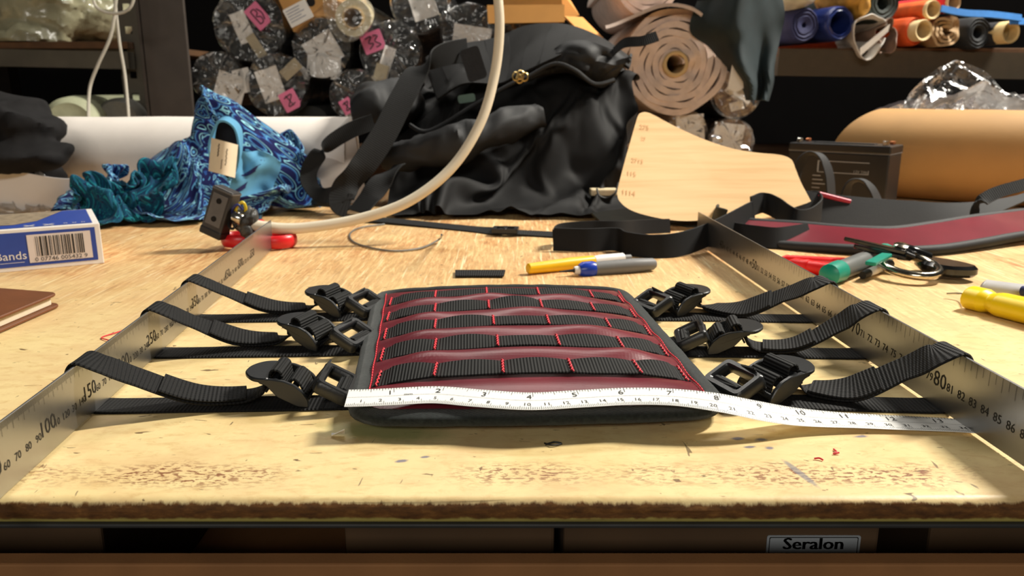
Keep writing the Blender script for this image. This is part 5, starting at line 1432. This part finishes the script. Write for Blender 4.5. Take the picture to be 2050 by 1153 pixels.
for i in range(n): fs.append([i, (i + 1) % n, 5 * n + (i + 1) % n, 5 * n + i])
vo = mk('sheet', vs, fs, veneer(), tmt)
PENC = plain('faint_brown_pencil', (206, 156, 104), .8)
for tx, u, v, sz in (('275', 1290, 255, 13), ('2713', 1276, 322, 12), ('115', 1264, 348, 13), ('1114', 1258, 386, 14), ('27', 1288, 278, 10)):
    g = G(); put_text(g, tx, sz, lambda x, y: tmpl(u + x, v - y + x * .15, .0012)); g.build('pencil_figure', PENC, vo, False)

# ================================================================== black elastic straps in front of the template
ES = webbing('black_elastic', (12, 12, 13), pitch=.0016, strength=.12, weave=False)
est = thing('elastic_strap', gr(1330, 505), 'black elastic strap folded back on itself in front of the template', 'strap')
up = V((0, .25, 1))
def rp(lst, dz=0): return [gr(u, v, 0) + V((0, 0, z)) for u, v, z in lst]
Ribbon(rp([(1108, 502, .013), (1170, 504, .013), (1232, 502, .013), (1256, 510, .012), (1310, 516, .012), (1370, 512, .014), (1430, 498, .020), (1490, 476, .028), (1505, 472, .030)]), up, .026, .002, n=80).build('front_run', ES, est)
Ribbon(rp([(1108, 500, .014), (1122, 490, .016), (1180, 486, .017), (1240, 484, .016), (1280, 474, .012), (1340, 468, .010)]), up, .018, .002, n=50).build('back_run', ES, est)
lp_ = thing('strap_loop', gr(1570, 480), 'looped black strap end right of the pale template', 'strap')
Ribbon(rp([(1500, 468, .034), (1524, 462, .036), (1552, 468, .032), (1585, 478, .024), (1618, 474, .022), (1640, 462, .028), (1628, 450, .032), (1590, 448, .030)]), V((.1, .3, 1)), .026, .002, n=70).build('loop', ES, lp_)
Ribbon(rp([(1450, 484, .012), (1500, 492, .012), (1560, 497, .012), (1620, 492, .014)]), V((.1, .5, .8)), .026, .002, n=40).build('under_run', ES, lp_)
pd = tag(Ribbon(rp([(1200, 452, .006), (1300, 446, .010), (1400, 452, .010), (1440, 470, .008)]), V((0, 1, .3)), .05, .003, n=40).build('flat_strap', plain('olive_black_strap', (44, 44, 34), .8, var=.2), None), 'flat dark strap lying under the template', 'strap')

# ================================================================== maroon belt with black edging
MAR = plain('maroon_belt_vinyl', (112, 26, 40), .30, var=.12, vscale=25, bump=.1, bscale=200, spec=.5)
mb = thing('maroon_belt', gr(1800, 500), 'long maroon padded belt with black edging lying across the bench at right', 'belt')
pts = rp([(1480, 488, .010), (1560, 496, .011), (1660, 506, .012), (1760, 512, .012), (1850, 512, .012), (1940, 502, .014), (2010, 492, .016), (2120, 478, .018)])
sd = V((0, 1, .22))
rbm = Ribbon([p + V((0, .028, .000)) for p in pts], sd, .054, .009, n=90); rbm.build('belt_face', MAR, mb)
EDG = plain('black_belt_edging', (26, 27, 29), .7, var=.2)
for t_ in (-.0285, .0285): tube('edging', [rbm.pos(rbm.len * k / 60, t_) for k in range(61)], .0058, EDG, mb, raw=True, k=10)
WS = plain('wide_black_strap', (25, 26, 28), .75, var=.12, vscale=40, bump=.3, bscale=900)
ws = thing('wide_strap', gr(1760, 455), 'wide flat charcoal strap lying between the battery and maroon belt', 'strap')
Ribbon([at(u, v, y) for u, v, y in ((1560, 408, 1.06), (1640, 418, 1.04), (1740, 428, 1.03), (1840, 434, 1.03), (1930, 426, 1.04), (2010, 408, 1.06), (2110, 376, 1.08))], [V((.1, .55, .85))] * 4 + [V((.1, .6, .6)), V((.1, .6, .4)), V((.1, .6, .3))], .046, .003, n=70).build('strap', WS, ws, wf=lambda t: 1 if t < .45 else max(.3, 1 - (t - .45) * 1.7))
ts = thing('thin_strap', gr(1960, 465), 'thin black strap arching in front of the kraft paper roll', 'strap')
Ribbon([at(u, v, y) for u, v, y in ((2110, 356, 1.02), (2050, 370, 1.01), (1990, 388, 1.0), (1956, 412, .99), (1952, 440, .99), (1966, 462, .985))], [V((.1, .5, .8))] * 3 + [V((.8, .4, .3)), V((.9, .4, 0)), V((.9, .4, 0))], .016, .002, n=50).build('strap', STRM, ts)
for lab, P in (('charcoal strap loop arching left of the battery', ((1592, 402, 1.12), (1592, 360, 1.12), (1602, 326, 1.12), (1622, 309, 1.12), (1646, 318, 1.12), (1660, 350, 1.12), (1664, 402, 1.12))),
               ('charcoal strap loop arching before the battery label', ((1692, 412, 1.08), (1694, 384, 1.08), (1706, 366, 1.08), (1726, 364, 1.08), (1746, 380, 1.08), (1762, 412, 1.08)))):
    q_ = tag(Ribbon([at(*p) for p in P], V((.7, .75, -.1)), .030, .002, n=50).build('strap_arch', WS), lab, 'strap', 'charcoal strap loops by the battery')
tag(tube('red_pen', [at(1640, 388, 1.045), at(1702, 404, 1.04)], .0032, plain('crimson_pen', (176, 40, 70), .4), None, n=8, k=10), 'crimson pen stub under the strap loop by the battery', 'pen')

# ================================================================== battery
BATM = plain('black_battery_case', (26, 26, 27), .42, var=.1, vscale=60, bump=.1, bscale=800)
bc0 = gr(1770, 424); ang = radians(40)
bl_ = V((-cos(ang), sin(ang), 0)); br_ = V((sin(ang), cos(ang), 0)); bc0 = V((bc0.x, bc0.y, 0))
bt = thing('battery', bc0 + bl_ * .075 + br_ * .032, 'black sealed battery block with printed label before the kraft roll', 'battery')
Mb = lambda z: frame(bc0 + bl_ * .0755 + br_ * .0325 + V((0, 0, z)), bl_, br_, V((0, 0, 1)))
MbR = lambda z: frame(bc0 + bl_ * .0755 + br_ * .0325 + V((0, 0, z)), -bl_, br_, V((0, 0, 1)))
from_bm('case', rbox((.149, .063, .082), .002, 2, MbR(.0005)), BATM, bt)
lidb = from_bm('case_lid', rbox((.151, .065, .012), .002, 2, MbR(.083)), plain('black_battery_lid', (32, 32, 33), .35), bt)
from_bm('lid_groove', rbox((.150, .064, .0012), .0002, 1, MbR(.0824)), plain('grey_seam', (110, 112, 116), .4), bt)
for l_ in (.012, .139): 
    from_bm('terminal', rbox((.008, .006, .007), .0008, 1, zrot(bc0 + bl_ * l_ + br_ * .014 + V((0, 0, .095)), ang)), STEEL, lidb)
    from_bm('terminal', rbox((.008, .006, .005), .0008, 1, zrot(bc0 + bl_ * l_ + br_ * .05 + V((0, 0, .095)), ang)), plain('copper_terminal', (190, 120, 80), .3, .8), lidb)
from_bm('vent_strip', rbox((.09, .018, .0015), .0005, 1, MbR(.095)), BATM, lidb)
GREYI = plain('grey_white_print', (150, 154, 158), .5)
bf = lambda x, y: bc0 + bl_ * (.0755 - x) - br_ * .0006 + V((0, 0, y)) 
g = G()
def fr_rect(x0, y0, x1, y1, w_): 
    quad(g, bf, x0, y0, x1, y0 + w_); quad(g, bf, x0, y1 - w_, x1, y1); quad(g, bf, x0, y0, x0 + w_ * 2, y1); quad(g, bf, x1 - w_, y0, x1, y0 + .006)
fr_rect(-.028, .052, .048, .070, .0011)
put_text(g, '12V 7Ah', .0058, lambda x, y: bf(.036 + x, .0555 + y))
for k in range(6): quad(g, bf, -.034, .046 - k * .0062, -.022 + .004 * (k % 3), .0476 - k * .0062)
g.build('label_print', GREYI, bt, False)

# ================================================================== kraft paper roll
KR = plain('kraft_paper', (176, 134, 80), .65, var=.07, vscale=14, bump=.1, bscale=60, bdist=.002)
R_ = .072; E0 = V((at(1756, 320, 1.36).x, 1.36, R_ + .001)); E1 = E0 + V((cos(.66), -sin(.66), 0)) * .62; L = (E1 - E0).length
kr = thing('kraft_roll', E0.lerp(E1, .5) - V((0, 0, R_)), 'big roll of brown kraft paper lying behind the battery', 'paper roll')
axk = (E1 - E0).normalized(); fck = V((-axk.y, axk.x, 0)); fck = fck if fck.y < 0 else -fck
vs, fs, uv = lathe_geo([(0, R_ * .35), (0, R_ * .97), (.001, R_)] + [(L * k / 16, R_ * (1 + .004 * sin(k * 2))) for k in range(1, 16)] + [(L, R_), (L, R_ * .35), (0, R_ * .35)], E0, axk, k=64)
vs = [p - axk * (.055 * max(0, (p - E0).normalized().dot(fck)) ** 1.5 * max(0, 1 - (p - E0).dot(axk) / .2)) for p in vs]   # telescoped, skewed end
mk('paper_layers', vs, fs, KR, kr, True, uv)
lathe('core_tube', [(-.002, R_ * .36), (-.002, R_ * .30), (L, R_ * .30), (L, R_ * .36), (-.002, R_ * .36)], E0, axk, TUBE, kr, k=30)

# ================================================================== pens, markers, scissors at the right
def pen(name, a, b, segs, label, cat='pen', group=None, k=16, flat=None):
    """segs: list of (part, [(frac, radius)...], material)"""
    t = thing(name, (a + b) / 2 * 1.0 - V((0, 0, (a.z + b.z) / 2)), label, cat, group); L = (b - a).length
    for nm, pr, m in segs: lathe(nm, [(f * L, r) for f, r in pr], a, b - a, m, t, k=k)
    return t
YEL = plain('yellow_plastic', (250, 196, 20), .35, var=.04); WHT = plain('white_plastic', (232, 230, 226), .35, var=.03); BLU = plain('royal_blue_plastic', (26, 62, 176), .3, var=.05); GRY = plain('grey_rubber', (112, 112, 112), .55, var=.08)
pen('highlighter_pen', gr(1056, 538, .006), gr(1262, 515, .006), [('cap', [(0, .004), (.01, .0052), (.40, .0066), (.62, .0062), (.63, .005)], YEL), ('barrel', [(.63, .0056), (.70, .0062), (.92, .0056), (.93, .004)], WHT), ('end_plug', [(.93, .0035), (1, .003)], GRY)], 'yellow-capped white pen lying behind the panel')
pen('ballpoint_pen', gr(1120, 544, .005), gr(1312, 528, .007), [('tip', [(0, .0006), (.14, .0016), (.16, .0026)], INK), ('nose', [(.15, .0036), (.17, .0042), (.22, .0042), (.23, .003)], WHT), ('grip', [(.20, .0056), (.24, .0078), (.33, .0080), (.36, .0070)], BLU), ('barrel', [(.36, .0066), (.45, .0072), (.75, .0074), (.97, .0060), (1, .004)], GRY)], 'grey pen with royal blue grip beside the yellow pen')
TEALP = plain('teal_marker_plastic', (0, 140, 118), .4, var=.05); RED = plain('red_pen_plastic', (236, 24, 24), .4, var=.05)
mk_ = pen('board_marker', gr(1660, 550, .010), gr(1774, 506, .010), [('end_cap', [(-.02, .0006), (-.015, .007), (0, .0098), (.16, .0104), (.17, .0098)], TEALP), ('barrel', [(.17, .0092), (.72, .0096), (.73, .009)], plain('grey_marker_barrel', (104, 106, 104), .4, var=.06)), ('cap', [(.72, .0106), (.98, .0104), (1, .009)], TEALP)], 'grey marker with teal green caps lying by the scissors', 'marker')
p_ = gr(1742, 528, .017); q_ = gr(1776, 510, .018); d_ = (q_ - p_).normalized()
slab('clip', rrect((q_ - p_).length, .010, .002, 3), frame((p_ + q_) / 2, d_, V((0, 0, 1)).cross(d_).normalized(), V((0, 0, 1))), .0035, TEALP, mk_, .0006)
pen('red_pen', gr(1562, 520, .005), gr(1705, 528, .006), [('barrel', [(0, .003), (.08, .0055), (.9, .0058), (1, .004)], RED)], 'upper red pen lying between the ruler and the marker', group='red pens by the right ruler')
pen('red_pen', gr(1580, 528, .006), gr(1690, 546, .007), [('barrel', [(0, .004), (.1, .0068), (.9, .0070), (1, .005)], RED), ('clip_ring', [(.3, .0072), (.34, .0075), (.38, .0072)], RED)], 'lower red pen lying between the ruler and the marker', group='red pens by the right ruler')
pen('fineliner', gr(1727, 551, .005), gr(1782, 528, .005), [('tip', [(0, .0035), (.18, .0040), (.2, .0038)], INK), ('barrel', [(.2, .0040), (.72, .0044), (.73, .004)], WHT), ('cap', [(.72, .0046), (1, .0044)], INK)], 'short white fineliner with black tip beside the marker')
# black-handled shears
SHB = plain('black_enamel', (18, 18, 19), .18, var=.1, spec=.7, bump=.1, bscale=200); CHR = plain('worn_chrome', (196, 186, 168), .18, 1.0, var=.25, vscale=200)
sh = thing('shears', gr(1830, 535), 'black enamelled shears with a chrome thumb ring on the maroon belt', 'scissors')
a, b = gr(1690, 478, .030), gr(1812, 504, .020)
d = (b - a).normalized(); L = (b - a).length; Mx = frame(a, d, V((0, 0, 1)).cross(d).normalized(), d.cross(V((0, 0, 1)).cross(d)).normalized())
slab('blade', rpoly([(0, -.002), (L, -.010), (L + .01, .006), (0, .003)], .001, 2), Mx, .004, SHB, sh, .0008)
slab('blade', rpoly([(.01, -.006), (L, -.013), (L + .01, .002), (.01, -.001)], .001, 2), Mx @ Matrix.Translation((0, 0, -.0045)), .004, SHB, sh, .0008)
lathe('pivot_screw', [(0, .008), (.003, .0085), (.0045, .006), (.005, .0001)], gr(1806, 497, .022), V((.1, -.2, 1)), CHR, sh, k=20)
c_ = gr(1820, 531, .012)
tube('thumb_ring', [c_ + V((.0245 * cos(k * pi / 18), .030 * sin(k * pi / 18), .004 * sin(k * pi / 18))) for k in range(36)], .0042, CHR, sh, raw=True, closed=True, k=12)
tube('ring_shank', [gr(1808, 500, .020), gr(1822, 512, .018), c_ + V((.004, .028, .004))], .005, SHB, sh, n=12, k=10)
vs = []; c2 = gr(1898, 534, .011); pa = gr(1838, 508, .016); pb = gr(1954, 545, .010); dd = V((pb.x - pa.x, pb.y - pa.y, 0)); L2 = dd.length; dd.normalize(); nn_ = V((-dd.y, dd.x, 0))
bow = rpoly([(0, -.006), (L2 * .35, -.022), (L2 * .8, -.024), (L2, -.006), (L2 * .98, .008), (L2 * .6, .014), (0, .006)], .014, 5)
slab('finger_bow', bow, frame(V((pa.x, pa.y, .0095)), dd, nn_, V((0, 0, 1))), .011, SHB, sh, .003, True)
tube('shank', [gr(1806, 498, .020), gr(1826, 504, .020), V((pa.x, pa.y, .014)) + dd * .012], .006, SHB, sh, n=14, k=10)
# yellow knife and grey handle at the right edge
kn = thing('utility_knife', gr(2000, 610), 'yellow-handled knife at the right picture edge', 'knife')
a, b = gr(1938, 594, .009), gr(2130, 640, .010)
tube('handle', [a, a.lerp(b, .1), a.lerp(b, .22), a.lerp(b, .34), a.lerp(b, .5), a.lerp(b, .75), b], lambda t: .004 + .0090 * min(1, t / .07) - .0030 * max(0, 1 - abs(t - .42) / .12), plain('bright_yellow_plastic', (250, 214, 8), .35, var=.04), kn, n=60, k=16, flat=(1, 1, .75))
tube('blade_wire', [gr(1895, 588, .004), gr(1925, 588, .006), a], .0009, STEEL, kn, n=10, k=6)
gk = thing('screwdriver', gr(2030, 585), 'pale grey tool handle behind the yellow knife', 'tool')
a, b = gr(1962, 580, .010), gr(2140, 604, .011)
tube('handle', [a, a.lerp(b, .15), a.lerp(b, .4), a.lerp(b, .7), b], lambda t: .003 + .0085 * min(1, (t / .12) ** .6), plain('pale_grey_plastic', (196, 194, 194), .3, var=.05), gk, n=40, k=16, flat=(1, 1, .8))
tube('navy_inset', [gr(2046, 582, .018), gr(2120, 592, .020)], .004, NAVY, gk, n=8, k=10)
# red thread scraps and fluff
for i, (lab, P) in enumerate((('red thread curled beside the left ruler', [(262, 656), (238, 664), (204, 675), (214, 680), (232, 684)]), ('red thread scrap at front right, nearer the edge', [(1630, 918), (1640, 917), (1648, 921)]), ('red thread scrap at front right, bent like a hook', [(1669, 899), (1675, 905), (1668, 908), (1680, 906)]), ('dark thread knot on the bench in front of the panel', [(1090, 887), (1105, 891), (1124, 888), (1110, 885), (1092, 890)]))):
    tag(tube('thread_scrap', [gr(u, v, .0006 + .0004 * (k % 2)) for k, (u, v) in enumerate(P)], .00045, REDTHREAD if i < 3 else INK, None, n=24, k=6), lab, 'thread')
tag(sheet('fluff_scrap', lambda s, t: gr(664 + 26 * s, 868 - 12 * t * s + 4 * t, .001 + .004 * s * t), 6, 4, PAPER, None, .0004), 'tiny white scrap with red fleck left of the panel', 'scrap')
